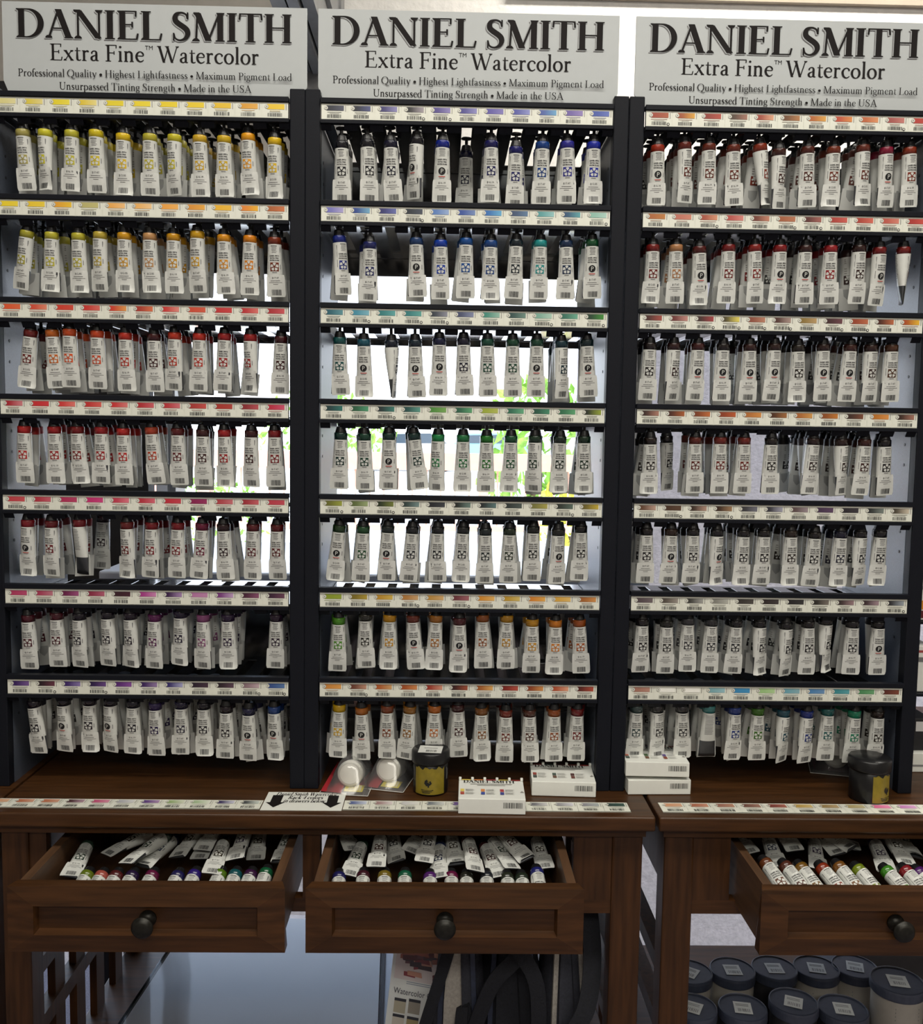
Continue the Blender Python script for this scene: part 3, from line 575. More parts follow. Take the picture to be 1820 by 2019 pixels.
# ================================================================== PAINT TUBES
LT = 0.0755
def sec(z):
    u = max(0.0, min(1.0, -z/LT)); e = u**1.35
    return 0.0100+0.0034*u, max(0.0011, 0.0100*(1-e)+0.0009)
def front(x, z, off=0.0):
    rx, ry = sec(z); q = max(0.0, 1-(x/rx)**2); return (x, -(ry*math.sqrt(q))-off, z)
def ring(z, n=22, off=0.0, a0=0.0):
    rx, ry = sec(z); return [((rx+off)*math.cos(2*math.pi*k/n), (ry+off)*math.sin(2*math.pi*k/n), z) for k in range(n)]
def tube_meshes():
    D = {}
    m = MB(); m.rings([ring(z) for z in (0, -.02, -.04, -.055, -.068, -.0745)]); D['body'] = m.mesh('body', ALU)
    m = MB()
    def circ(r, z, n=22): return [(r*math.cos(2*math.pi*k/n), r*math.sin(2*math.pi*k/n), z) for k in range(n)]
    m.rings([circ(.01015, -.0004), circ(.0102, .0090), circ(.0098, .0101), circ(.0088, .0106)]); D['band'] = m.mesh('band', BAND)
    m = MB(); m.lathe([(.0087, .0104), (.0085, .0122), (.0078, .0145), (.0071, .0175), (.0066, .0190), (.0045, .0197), (.0024, .0200), (.0024, .0280), (.0082, .0284), (.0082, .0302), (.0070, .0310)], 18, smooth=False); D['cap'] = m.mesh('cap', CAPM)
    m = MB(); m.lathe([(.0087, .0104), (.0085, .0122), (.0078, .0145), (.0071, .0175), (.0066, .0190), (.0045, .0197), (.0010, .0198)], 18, smooth=False); D['loose_cap'] = m.mesh('cap', CAPM)
    for kind in 'sp':
        m = MB(); n = 24
        rg = [ring(z, n, 0.00015) for z in (0, -.012, -.024, -.036, -.0475)]; m.rings(rg, 0, False, False)
        def T(txt, xc, zc, h, mat, wmax=None, back=False, rot=False):
            P, W = sans(txt); sx = h if wmax is None else min(h, wmax/W) if False else (wmax/W)
            def f(a, b):
                x, z = (a-W/2)*sx, (b-0.5)*h
                if rot: x, z = -z, x
                q = front(x+xc, z+zc, 0.0004+xc*.2); return (-q[0], -q[1], q[2]) if back else q
            put(m, P, f, mat)
        def bar(x0, x1, zc, h, mat, e=0.0004, back=False):
            k = 4
            for i in range(k):
                a, b = x0+(x1-x0)*i/k, x0+(x1-x0)*(i+1)/k
                q = [front(a, zc-h/2, e), front(b, zc-h/2, e), front(b, zc+h/2, e), front(a, zc+h/2, e)]
                if back: q = [(-p[0], -p[1], p[2]) for p in q]
                m.poly(q, mat)
        rnd = random.Random(3 if kind == 's' else 5)
        bar(-.0048, .0042, -.0026, .0010, 1)
        for i in range(5): bar(-.0045*(.7+.3*rnd.random()), .0045*(.6+.4*rnd.random()), -.0048-.0018*i, .0006, 2)
        for dx in (-.00011, .00011):
            T('DANIEL SMITH', dx, -.0168, .0020, 1, .0134); T('EXTRA FINE', dx, -.0200, .0020, 1, .0126); T('WATERCOLORS', dx, -.0232, .0020, 1, .0138)
        cz = -.0326
        if kind == 's':
            h = .0063; k = 8
            for i in range(k):
                a, b = -h+2*h*i/k, -h+2*h*(i+1)/k; m.poly([front(a, cz-h, .0004), front(b, cz-h, .0004), front(b, cz+h, .0004), front(a, cz+h, .0004)], 3)
            for q in range(5):                                          # five rounded petals
                A = math.pi/2+q*2*math.pi/5; pts = []
                for rr, da in ((.0013, 0), (.0030, -.40), (.0046, -.50), (.0058, -.34), (.0060, 0), (.0058, .34), (.0046, .50), (.0030, .40)):
                    pts.append(front(rr*math.cos(A+da), cz+rr*math.sin(A+da), .0007))
                m.poly(pts, 0)
            m.poly([front((.0013 if i % 2 else .0007)*math.cos(math.pi/2+i*math.pi/5), cz+(.0013 if i % 2 else .0007)*math.sin(math.pi/2+i*math.pi/5), .0009) for i in range(10)], 3)
            bar(-.0034, .0034, -.0408, .0009, 2)
        else:
            for r, mat, e in ((.0052, 4, .0005),):
                for i in range(18):
                    a, b = i*math.pi/9, (i+1)*math.pi/9; m.poly([front(0, cz, e), front(r*math.cos(a), cz+r*math.sin(a), e), front(r*math.cos(b), cz+r*math.sin(b), e)], mat)
            P, W = sans('P'); sc = .0062; put(m, P, lambda a, b: front((a-W/2)*sc+.0003, cz+(b-.5)*sc, .0009), 0)
            bar(-.0048, .0048, -.0400, .0011, 5); bar(-.0036, .0036, -.0418, .0006, 2)
        for i in range(14): bar(-.0068, .0068*(1-.3*rnd.random()), -.004-.0024*i, .0008, 2, back=True)
        bar(.0080, .0088, -.02, .032, 2); bar(-.0090, -.0084, -.02, .032, 2)
        D['label_'+kind] = m.mesh('label', [TUBEW, TINK, TGREY, EMB, CAPM, TRED])
    for v in range(3):
        m = MB(); nz, nx = 8, 10; zt, zb = -.0440, -.0762; price = ('$17.47', '$16.19', '$12.05')[v]
        def S(x, z, off):
            u = (zt-z)/(zt-zb); q = front(max(-.0105, min(.0105, x)), z, 0) ; y = q[1]-off-.0005
            if v == 1: y -= 0.0030*u*u*(0.6+x/.028)
            if v == 2: y -= 0.0055*max(0, u-.55)**1.5*3
            if abs(x) > .0105: y = max(y, q[1]-off-.0005)
            return (x, y, z)
        g = []
        for i in range(nz+1):
            z = zt+(zb-zt)*i/nz; hw = .0133+.0010*i/nz
            if i in (nz,): hw -= .0012
            if i == 0: hw -= .0006
            g.append(m.vs([S(-hw+2*hw*j/nx, z, 0) for j in range(nx+1)]))
        for a, b in zip(g, g[1:]):
            for j in range(nx): m.face((b+j, b+j+1, a+j+1, a+j), 0, None, True)
        def F(a0, a1, z0, z1, mat):
            k = 3
            for i in range(k):
                p, q = a0+(a1-a0)*i/k, a0+(a1-a0)*(i+1)/k; m.poly([S(p, z0, .0003), S(q, z0, .0003), S(q, z1, .0003), S(p, z1, .0003)], mat)
        P, W = sans(price); sc = .0026; put(m, P, lambda a, b: S((a-W/2)*sc, -.0498+b*sc, .0003), 1)
        F(-.0075, .0065, -.0530, -.0523, 2); F(-.0098, .0095, -.0556, -.0549, 2); F(-.004, .0035, -.058, -.0574, 2)
        rnd = random.Random(v); x = -.0064
        while x < .0068:
            wb = rnd.choice((.0004, .0006, .0009)); m.poly([S(x, -.0738, .0003), S(x+wb, -.0738, .0003), S(x+wb, -.0655, .0003), S(x, -.0655, .0003)], 1); x += wb+rnd.choice((.0004, .0006))
        D['sticker%d' % v] = m.mesh('price_sticker', [STICK, TINK, TGREY])
    return D
TM = tube_meshes()
def cname(h):
    r, g, b = [int(h[i:i+2], 16) for i in (0, 2, 4)]; mx, mn = max(r, g, b), min(r, g, b)
    if mx < 52 and mx-mn < 22: return 'black'
    if mx-mn < 18: return 'dark grey' if mx < 100 else 'grey'
    import colorsys
    hh, ss, vv = colorsys.rgb_to_hsv(r/255, g/255, b/255); hh *= 360; d = 'dark ' if vv < 0.34 else ''
    if hh < 12 or hh >= 345: return 'dark maroon' if d else 'red'
    if hh < 24: return 'dark brown' if d else ('orange red' if vv > .68 else 'red brown')
    if hh < 40: return 'dark brown' if d else ('orange' if vv > .7 else 'golden brown')
    if hh < 66: return ('dark olive' if d else 'yellow') if ss > .55 else 'olive grey'
    if hh < 100: return d+'yellow green'
    if hh < 160: return d+'green'
    if hh < 200: return d+'teal'
    if hh < 250: return 'navy' if d else 'blue'
    if hh < 290: return d+'violet'
    return d+'purple'
NT = [0]
_proto = {}
def tube(P, d, yaw, hexc, kind, scale, label, group, facing=Vector((0, 1, 0))):
    """P = top of the label on the axis; d = direction towards the crimped end"""
    NT[0] += 1; rnd = random.Random(NT[0]*31)
    z = -d.normalized(); y = (facing - z*facing.dot(z)).normalized(); x = y.cross(z)
    M = Matrix((x, y, z)).transposed() @ Matrix.Rotation(R(yaw), 3, 'Z')
    back = kind in ('back', 'side'); mk = 'p' if kind == 'p' else 's'
    o = bpy.data.objects.new('paint_tube', None); col.objects.link(o); o.empty_display_size = 0.01
    o.matrix_world = Matrix.Translation(P) @ M.to_4x4() @ Matrix.Scale(scale, 4)
    tag(o, label, 'paint tube', group)
    c = lin(hexc)
    v = rnd.choice((0, 0, 0, 1, 2)); 
    for nm, me in (('body', TM['body']), ('band', TM['band']), ('cap', TM['loose_cap' if 'drawer' in label else 'cap']), ('label', TM['label_'+mk]), ('price_sticker', TM['sticker%d' % v])):
        key = (nm, me.name)
        if key in _proto: q = _proto[key].copy(); col.objects.link(q)
        else: q = bpy.data.objects.new(nm, me); col.objects.link(q); _proto[key] = q
        q.parent = o; q.color = (c[0], c[1], c[2], 1)
        q.rotation_euler = (0, R(rnd.uniform(-1.7, 1.7)), 0) if nm == 'price_sticker' else (0, 0, 0)
    return o
CR = {'A1': (0, 0, 2.935), 'B1': (600, 0, 2.844), 'C1': (1200, 0, 2.935), 'A2': (0, 380, 2.935), 'B2': (600, 380, 2.844), 'C2': (1200, 400, 2.935), 'A3': (0, 380, 2.935), 'B3': (600, 380, 2.844), 'C3': (1200, 400, 2.935),
      'A4': (0, 780, 2.935), 'B4': (600, 780, 2.844), 'C4': (1200, 800, 2.935), 'A5': (0, 780, 2.935), 'B5': (600, 780, 2.844), 'C5': (1200, 800, 2.935), 'A6': (0, 1150, 2.935), 'B6': (600, 1150, 2.844), 'C6': (1200, 1150, 2.935), 'A7': (0, 1150, 2.935), 'B7': (600, 1150, 2.844), 'C7': (1200, 1150, 2.935)}
TB = {
'A1': "135,795,160,1098,a39a55,s,0 262,795,268,1100,c9c22e,s,-30 415,800,418,1105,b9b234,s,0 557,800,565,1115,cdb91f,s,0 713,820,718,1130,d6b51c,s,0 868,822,875,1132,b5ab35,s,0 1010,825,1010,1130,c2b82a,s,-25 1157,830,1168,1138,caa52c,s,0 1297,833,1300,1138,c9a71f,s,0 1437,820,1445,1130,e09a1a,s,-10 1590,845,1588,1152,d8b320,s,-15",
'B1': "210,838,215,1130,15161c,s,0 355,832,365,1135,14151c,s,20 485,835,495,1132,12132a,s,0 630,815,620,1115,14141a,p,-45 775,835,768,1138,0b1f7a,p,0 907,890,900,1150,0e1030,s,-8,.05 1048,835,1045,1132,10124e,s,0 1185,868,1175,1145,12155a,s,5 1335,842,1325,1145,123a7a,s,-3 1475,838,1475,1140,2a2a86,s,-5 1622,842,1612,1143,1c2a96,s,3",
'C1': "283,885,275,1185,8e2a16,p,0 440,870,440,1170,5a1e14,s,25 580,878,572,1182,5e2416,s,0 722,885,715,1190,5f2315,s,0 878,880,900,1188,7a2a16,s,45 985,907,975,1210,3a1a14,s,30 1150,895,1138,1198,4a1e15,s,0 1300,895,1283,1190,6a2a17,s,0 1470,885,1458,1192,5d2518,s,18 1605,898,1595,1155,7a1230,p,12 1740,898,1735,1198,7a2c18,s,5",
'A2': "155,262,125,545,a09a30,s,-15 300,272,302,562,b5ad33,s,0 455,278,465,568,b3aa30,s,-3 580,270,582,568,b8a33a,s,-15 720,275,728,568,c99318,s,0 868,278,875,570,b98a58,s,0 1005,282,1010,580,c08a12,s,0 1143,268,1145,578,c99a1a,s,-15 1297,287,1305,580,cf8a14,s,0 1447,292,1445,585,cf7d12,s,0 1590,303,1595,595,6e2a14,s,3",
'B2': "198,283,215,570,1a2a7a,s,35 368,318,365,595,1a2158,s,5 - 628,295,630,578,1d3a66,p,0 765,308,765,592,10389a,s,3 907,297,900,590,164a8c,s,0 1045,310,1035,600,173f7a,s,0 1187,305,1175,590,14222a,s,0 1323,308,1312,590,1f8a8a,s,0 1468,310,1468,588,142a4a,s,0 1612,305,1607,590,0f4a2a,p,0",
'C2': "255,285,245,570,6a1816,s,3 390,285,383,570,a5744c,s,0 525,295,525,580,4a1614,p,5 693,285,680,578,6a1616,s,0 845,285,845,572,7a1a16,s,10 990,288,975,575,7a1518,p,5 1137,290,1120,580,2e1412,p,0 1283,290,1265,575,8a1a20,s,-10 1447,288,1430,580,2c1412,s,8 1565,300,1545,590,6a1416,p,15 1705,298,1690,580,6a1614,side,75",
'A3': "177,835,155,1115,6a1a16,s,0 305,835,330,1115,c0621a,s,10 405,830,410,1120,d2511e,s,0 565,840,572,1125,c8461e,s,0 727,852,735,1130,b02a1a,s,0 893,858,900,1135,3a1013,s,0 1012,850,1015,1130,b8321a,s,-12 1155,855,1155,1142,b82a1a,s,0 1300,855,1295,1138,96191a,s,0 1450,860,1455,1142,9a1a1a,s,-35 1627,872,1622,1145,3a1014,s,5",
'B3': "200,850,200,1120,0f4a4a,s,0 335,862,338,1120,0f4a5a,p,-5 490,868,497,1125,141c2a,side,80 622,865,625,1128,12242e,p,0 757,855,755,1122,131a3a,p,5 893,855,893,1130,17172a,s,0 1027,860,1025,1128,0e4434,s,0 1168,862,1165,1130,10402c,s,0 1303,862,1297,1128,10402f,p,0 1440,870,1440,1130,11303a,s,35 1585,862,1590,1132,10262a,p,0",
'C3': "237,850,222,1115,191212,s,0 375,852,360,1122,2a1212,s,30 515,853,500,1122,3a1414,p,5 660,855,645,1130,1a1414,p,0 815,858,805,1130,2e1412,p,0 957,855,940,1130,2a1612,p,8 1095,862,1088,1132,201a14,s,0 1240,858,1228,1132,2a1614,p,0 1395,860,1370,1135,3a1a14,p,0 1515,862,1500,1135,2c1614,s,15 1635,862,1618,1140,4a2a16,s,0",
'A4': "142,215,145,485,b02220,s,0 317,218,330,482,9a1a1c,s,5 450,218,465,482,7a1618,s,-3 588,220,595,485,9a1c20,s,0 715,228,725,495,b0221e,s,0 880,222,900,490,b04024,s,0 1030,228,1035,495,5a1618,s,0 1175,235,1178,497,3a1414,s,0 1300,237,1310,508,9a1a1c,s,-10 1455,240,1455,500,3a1414,s,-15 1590,240,1595,508,7a161a,s,5",
'B4': "205,245,200,500,0f2f2a,s,0 338,250,340,502,0f3a2a,s,0 475,247,475,500,10302a,p,0 618,247,645,498,10302c,s,10 750,255,745,505,157a40,s,-25 890,258,885,508,1a6a3a,s,5 1022,262,1018,512,1a6a1e,s,0 1158,262,1150,515,124a2a,s,0 1293,262,1288,510,122f1e,s,-25 1432,265,1420,512,12241c,s,5 1568,265,1563,512,102a1c,s,0",
'C4': "240,222,235,480,1e1613,s,0 335,212,335,465,161214,s,35,.04 500,220,490,485,5a2018,s,0 645,220,633,485,6a2018,s,0 783,222,772,482,6a1e16,s,0 940,225,925,495,1e1a18,s,0 1085,215,1085,460,141214,s,20,.08 1180,225,1155,485,281614,s,12 1345,230,1340,490,2a1815,s,35 1478,232,1455,495,3a1814,s,5 1595,235,1588,493,141214,s,8",
'A5': "163,755,165,1018,8a1c26,p,-10 300,760,305,1028,6a161c,s,-12 463,755,480,1025,7a1820,back,150 597,728,590,945,2a1620,s,0,.06 737,768,745,1028,6a1c1c,s,-20 880,770,880,1035,7a141c,s,-8 1030,772,1025,1035,7a141c,s,-5 1170,775,1160,1038,6a1434,s,0 1295,780,1305,1040,2a1418,s,0 1465,780,1462,1035,5a161c,s,-5 1605,782,1605,1035,5a1418,s,-5",
'B5': "195,762,170,1015,1e3a1a,p,0 330,768,318,1025,1e4a2a,s,0 468,765,455,1000,1a2624,p,0 605,770,590,1012,1a1e22,s,0 748,770,740,1010,171a1c,s,0 890,770,875,1022,171c1c,s,0 1015,780,1010,1030,1c2628,s,3 1150,778,1140,1025,1e2c1c,s,0 1283,768,1275,1012,171c18,s,0 1422,782,1415,1025,1c1e1c,p,15 1550,765,1545,1000,171816,s,0",
'C5': "218,745,212,1003,191618,s,0 360,748,345,1003,2e1e16,p,5 487,748,478,1000,181618,s,0 625,752,615,1005,16161c,p,30 778,755,762,1008,1a181a,s,5 897,755,885,1008,1a1818,s,3 1053,757,1042,1010,2a2018,s,3 1190,765,1170,1020,181616,s,-3 1340,762,1318,1028,181a2e,s,0 1455,760,1440,1015,161618,s,25 1570,758,1550,1013,141416,s,0",
'A6': "165,218,180,475,4a1220,s,0 330,205,340,462,4a1420,s,0 460,207,465,458,1a1420,s,-15 625,200,635,455,1a1420,s,-15 755,205,765,465,1e1424,s,-20 895,215,893,472,5a1850,s,-8 1045,195,1045,452,1e1630,s,-12 1177,217,1180,470,8a4a78,s,-12 1320,215,1325,468,2a1838,s,0 - 1600,215,1598,468,26142a,s,0",
'B6': "193,225,190,475,4a8a1e,s,0 342,205,343,445,2a2a24,s,0 478,210,475,465,c08a12,s,0 610,213,620,460,6a2a1a,p,0 738,213,725,460,a0641a,s,0 870,228,868,468,4a161c,p,0 1000,210,998,455,8a4a1a,s,0 1135,212,1125,455,b0801a,s,0 1278,235,1272,470,c08a1a,s,0 1408,240,1402,475,c8761a,s,0 1543,237,1548,475,a0501a,s,0",
'C6': "193,240,185,490,1e1a1c,s,8 335,248,328,495,20221e,s,0 458,235,448,485,3a3a3e,s,0 592,242,578,492,303236,s,0 735,248,720,500,18181c,s,-5 873,250,868,505,17171a,s,30 1025,260,1020,510,16161a,s,30 1153,252,1145,502,1a181a,s,3 1255,235,1245,485,17171a,s,40 1410,252,1395,508,1a181c,s,-5 1558,255,1545,500,161618,p,0",
'A7': "200,712,235,955,1a1620,s,-10 370,700,380,945,1a1620,p,-15 520,698,520,930,1c1620,s,0 640,702,640,950,1a1620,p,-20 772,712,770,965,161420,s,0 900,725,905,968,2a1c4a,s,-5 1050,718,1052,975,1a1630,s,3 1180,722,1182,962,181620,s,0 1310,742,1310,985,20181e,s,0 1440,755,1440,1000,1c1c3a,p,-5 1588,745,1592,993,23407a,p,-12",
'B7': "195,712,185,948,c8a012,s,0 322,728,325,968,a05a14,p,-3 465,718,460,955,7a3a1a,s,0 590,722,570,955,8a5a18,s,-10 730,718,720,945,b0601a,s,3 862,712,865,955,3a1416,s,5 993,730,993,965,7a4a1a,s,5 1130,742,1125,983,6a2416,s,0 1263,740,1260,975,4a2416,s,0 1400,738,1395,975,8a4416,s,3 1530,735,1520,970,6a1616,s,0",
'C7': "160,740,150,940,3a4a4a,s,0 280,740,280,930,2a2a2a,s,20 425,740,425,912,2a2a2c,s,0 580,740,570,930,3a7a7a,back,180 728,750,718,995,24387a,s,8 862,755,850,998,3a6a1e,s,0 1010,765,995,1010,1a4a5a,s,35 1145,770,1130,1020,1c2f7a,s,20 1265,757,1250,1005,1a5a5a,s,0 1420,770,1400,1010,157a5a,s,3 1555,772,1540,1018,241c16,s,0"}
NB = {  # how many more tubes hang behind the front one in each slot
'A1': "2 3 3 3 2 3 3 3 3 2 2", 'A2': "3 2 3 3 3 3 3 2 2 2 2", 'A3': "2 3 3 2 2 2 2 2 2 1 0", 'A4': "2 2 2 2 2 2 2 2 1 0 1", 'A5': "2 2 1 0 3 2 2 2 2 1 1", 'A6': "3 3 3 3 3 3 3 3 3 0 2", 'A7': "3 3 3 3 3 3 3 3 3 3 2",
'B1': "2 2 2 2 1 0 2 1 2 2 2", 'B2': "1 1 0 1 1 1 1 1 1 0 3", 'B3': "0 0 0 0 0 0 0 0 0 4 1", 'B4': "0 1 1 1 0 0 0 0 1 1 2", 'B5': "2 1 1 1 1 1 1 1 1 2 1", 'B6': "2 2 2 2 2 2 2 2 2 2 2", 'B7': "2 2 2 2 2 2 1 2 2 2 2",
'C1': "3 3 3 3 3 2 3 3 2 3 3", 'C2': "2 3 3 3 3 3 3 3 3 3 0", 'C3': "2 2 2 2 3 3 3 3 3 2 2", 'C4': "2 0 2 3 3 0 1 3 3 3 1", 'C5': "2 1 2 2 3 3 3 3 2 2 1", 'C6': "2 2 3 3 3 3 3 3 3 2 1", 'C7': "2 3 3 3 3 3 3 2 2 2 1"}
behind = []
for kr, body in TB.items():
    k = 'ABC'.index(kr[0]); r = int(kr[1])-1; ox, oy, sc = CR[kr]; n_b = NB[kr].split()
    for i, ent in enumerate(body.split()):
        slotx = RX[k]+(i-5)*SLOT
        if ent == '-': continue
        e = ent.split(','); xt, yt, xb, yb = [float(q) for q in e[:4]]; extra = float(e[7]) if len(e) > 7 else 0.0
        Y = 0.016+extra
        P = atY(ox+xt/sc, oy+yt/sc, Y); Q = atY(ox+xb/sc, oy+yb/sc, Y+0.004)
        d = Q-P; s = max(0.95, min(1.04, d.length/LT)); kind = e[5]
        # view rotation: the given turn is as seen from the camera
        vx = math.degrees(math.atan2(P.x-CAM.x, P.y-CAM.y))
        lab = '%s banded paint tube, %s from left, %s row of the %s rack' % (cname(e[4]), ORD[i], ROWN[r], RACKN[k])
        if kind == 'p': lab = '%s banded tube, round black mark, %s from left, %s row of %s rack' % (cname(e[4]), ORD[i], ROWN[r], RACKN[k])
        if kind in ('side', 'back'): lab = '%s banded tube turned away, %s from left, %s row of %s rack' % (cname(e[4]), ORD[i], ROWN[r], RACKN[k])
        tube(P, d, float(e[6]), e[4], kind, s, lab, 'paint tubes at the front of the racks')
        rnd = random.Random(k*1000+r*50+i); nb = int(n_b[i])
        for j in range(nb):
            sx = 0.55*P.x+0.45*slotx
            behind.append((Vector((sx+rnd.uniform(-.003, .003), Y+0.023*(j+1)+rnd.uniform(-.003, .003), P.z+rnd.uniform(-.003, .002))), Vector((rnd.uniform(-.10, .10), rnd.uniform(0, .08), -1)), rnd.uniform(-35, 35), e[4], kind))
# the tubes that hang behind, past the 300 that show largest
mb = MB()
for P, d, yaw, hc, kind in behind:
    z = -d.normalized(); y = (Vector((0, 1, 0)) - z*z.y).normalized(); x = y.cross(z)
    M = Matrix.Translation(P) @ (Matrix((x, y, z)).transposed() @ Matrix.Rotation(R(yaw), 3, 'Z')).to_4x4()
    T = lambda pts: [M @ Vector(p) for p in pts]
    C = lin(hc); Wc = (0.66, 0.67, 0.64, 1)
    mb.rings([T(ring(zz, 12)) for zz in (0, -.03, -.046)], 0, False, False, c=Wc)
    mb.rings([T(ring(zz, 12)) for zz in (-.046, -.06, -.0745)], 0, False, True, c=(0.42, 0.43, 0.42, 1))
    def circ(r, zz, n=12): return [(r*math.cos(2*math.pi*q/n), r*math.sin(2*math.pi*q/n), zz) for q in range(n)]
    mb.rings([T(circ(.0101, 0)), T(circ(.0101, .0095)), T(circ(.0088, .0105))], 0, False, False, c=C)
    mb.rings([T(circ(.0087, .0104)), T(circ(.0076, .0150)), T(circ(.0066, .0192)), T(circ(.0024, .0198)), T(circ(.0024, .0282)), T(circ(.0082, .0284)), T(circ(.0082, .03))], 0, False, True, c=(.008, .008, .009, 1))
    h = .0062; mb.poly(T([front(-h, -.0388, .0006), front(0, -.0388, .0006), front(h, -.0388, .0006), front(h, -.0264, .0006), front(0, -.0264, .0006), front(-h, -.0264, .0006)]), 0, C if kind != 'p' else BLK)
    for q in range(5):
        A = math.pi/2+q*2*math.pi/5; mb.poly(T([front(rr*math.cos(A+da), -.0326+rr*math.sin(A+da), .001) for rr, da in ((.0016, 0), (.0045, -.4), (.0056, 0), (.0045, .4))]), 0, Wc)
    for zz in (-.004, -.0065, -.009, -.0168, -.02, -.0232): mb.poly(T([front(-.0055, zz-.0006, .0005), front(.0055, zz-.0006, .0005), front(.0055, zz+.0006, .0005), front(-.0055, zz+.0006, .0005)]), 0, GRY)
    mb.poly(T([(-.0132, -.0022, -.0762), (.0132, -.0022, -.0762), (.0130, front(.0, -.044)[1]*.75, -.044), (-.0130, front(0, -.044)[1]*.75, -.044)]), 0, (0.70, 0.71, 0.68, 1))
o = mb.build('paint_tube', PRINT); o['kind'] = 'stuff'; tag(o, 'further paint tubes hanging in line behind the front tubes of the racks', 'paint tube')

# tubes in the three drawers
DR = {
1: ((0, 1560, 2.935), "490,468,5a6a1a 575,472,9a4a40 660,472,4a1a1a 752,472,241438 868,470,5a1438 1017,472,1c1a4a 1115,465,2a1a6a 1262,463,4a6a14 1352,465,124a50 1442,466,341438 1532,455,125030",
    "410,500,515,310 610,370,770,285 730,420,900,300 820,440,990,295 1020,385,1085,300 1165,345,1195,285 1150,395,1180,330 1225,480,1295,310 1365,395,1395,300 1475,400,1495,295 1615,415,1650,320", -.12),
2: ((580, 1560, 2.935), "258,478,1c1c50 398,472,3a1420 522,472,6a5a1a 640,472,125038 787,480,4a2060 910,476,5a1438 998,480,2a2a24 1115,478,20242a 1235,483,24281e 1320,485,20281e 1408,452,1c2060",
    "315,490,395,315 345,345,320,285 480,440,495,310 590,412,578,300 665,355,700,290 745,412,775,300 832,505,848,315 940,428,918,305 1055,465,1012,315 1180,500,1105,330 1270,450,1165,320 1350,400,1255,300 1450,450,1412,320", .03),
3: ((1340, 1620, 3.79), "665,312,5a3018 815,335,4a2418 930,345,6a4a14 1090,350,7a2a14 1215,338,6a4418 1360,358,6a7a18 1575,370,3a7a1e 1715,368,7a1820 1815,380,4a1a60",
    "540,240,490,165 735,340,680,180 860,222,835,160 1032,360,1010,190 1190,250,1135,175 1290,210,1245,160 1345,192,1320,160 1560,380,1475,200 1700,322,1620,190 1765,270,1705,175", .30)}
DN = {1: 'drawer under the left rack', 2: 'drawer under the middle rack', 3: 'drawer under the right rack'}
for dnum, ((ox, oy, sc), fr, ly, slant) in DR.items():
    for i, ent in enumerate(fr.split()):
        a, b, hc = ent.split(','); P = atY(ox+float(a)/sc, oy+float(b)/sc+(15 if dnum < 3 else 8), -0.108)
        tube(P, Vector((slant+random.uniform(-.03, .03), -0.93, -0.38)), random.uniform(-12, 12), hc, 's', 0.95, '%s banded tube propped in the %s, %s from left' % (cname(hc), DN[dnum], ORD[i]), 'tubes standing in the drawers', Vector((0, 0.5, -1)))
    for i, ent in enumerate(ly.split()):
        xb, yb, xt, yt = [float(q) for q in ent.split(',')]; zz = 0.668+0.012*((i*7) % 3)/2
        B = atZ(ox+xb/sc, oy+yb/sc, zz); T_ = atZ(ox+xt/sc, oy+yt/sc, zz+0.006)
        d = B-T_; d.z = 0; d = d.normalized(); d.z = -0.10; P = B-d.normalized()*LT*0.95
        tube(P, d, random.uniform(-15, 15), random.choice(('1a1a1e', '2a1c3a', '24342a', '3a1c1c', '2c2418', '1c2440')), 's', 0.95, 'tube lying flat in the %s, %s from left' % (DN[dnum], (ORD+['twelfth', 'thirteenth'])[i]), 'tubes lying in the drawers', Vector((0, 0, -1)))
print('TUBES', NT[0], 'behind', len(behind))

# ================================================================== THINGS ON THE TABLES
def counter_strip(x0, x1, y0, y1, pairs, label, skew=0.0):
    t = thing('label_strip', label, 'label strip', ((x0+x1)/2, (y0+y1)/2, ZT), group='label strips along the table edge')
    w_, d_ = x1-x0, y1-y0
    mb = MB(); mb.poly([(-w_/2, -d_/2, .0005), (w_/2, -d_/2, .0005), (w_/2, d_/2, .0005), (-w_/2, d_/2, .0005)]); mb.box(-w_/2, w_/2, -d_/2, d_/2, 0.0001, .0005); mb.build('paper', PAPER, t)
    n = len(pairs); rnd = random.Random(n)
    for i, pr in enumerate(pairs):
        a, b = pr.split('/'); o = colour_label(rnd, a, b, False, w_/n, d_*0.94).build('colour_label', PRINT, t, (-w_/2+(i+.5)*w_/n, 0, .0008)); o.rotation_euler = (R(-90), 0, 0)
    return t
counter_strip(-0.663, -0.2765, -0.077, -0.045, "c8906a/d8b090 b87050/d0a088 b87050/d0a088 4a2a30/b090a0 c05078/d890a8 b0b0b8/d8d8d8 5a3a80/b090b8 98b078/d8dcc8 a8c098/dce0d0 3a3060/c8c8d8 404448/c8d0c8".split(), 'cream strip of colour labels on the table below the left rack')
counter_strip(-0.161, 0.2435, -0.077, -0.043, "485a90/c8d0e0 a08080/d8d0d0 c8c8c8/e0e0d8 707880/d0d4d0 7a60a0/c8c0d8 a0a0a0/d0d0d0 888888/c8c8c8 606068/c8c8c8 8a8a90/d0d0d8 888890/a8b0b0 344844/405850".split(), 'cream strip of colour labels on the table below the middle rack')
counter_strip(0.2885, 0.74, -0.077, -0.042, "c8906a/d0a080 a86850/c89078 98685a/b88a70 704a40/a07868 7a3a34/a86858 b89850/d0b878 988050/b8a078 b0a070/c8bc90 d86a9a/e890b8 c080b8/d0a0c8 6a3a34/905a50 806050/a08070".split(), 'cream strip of colour labels on the table below the right rack')
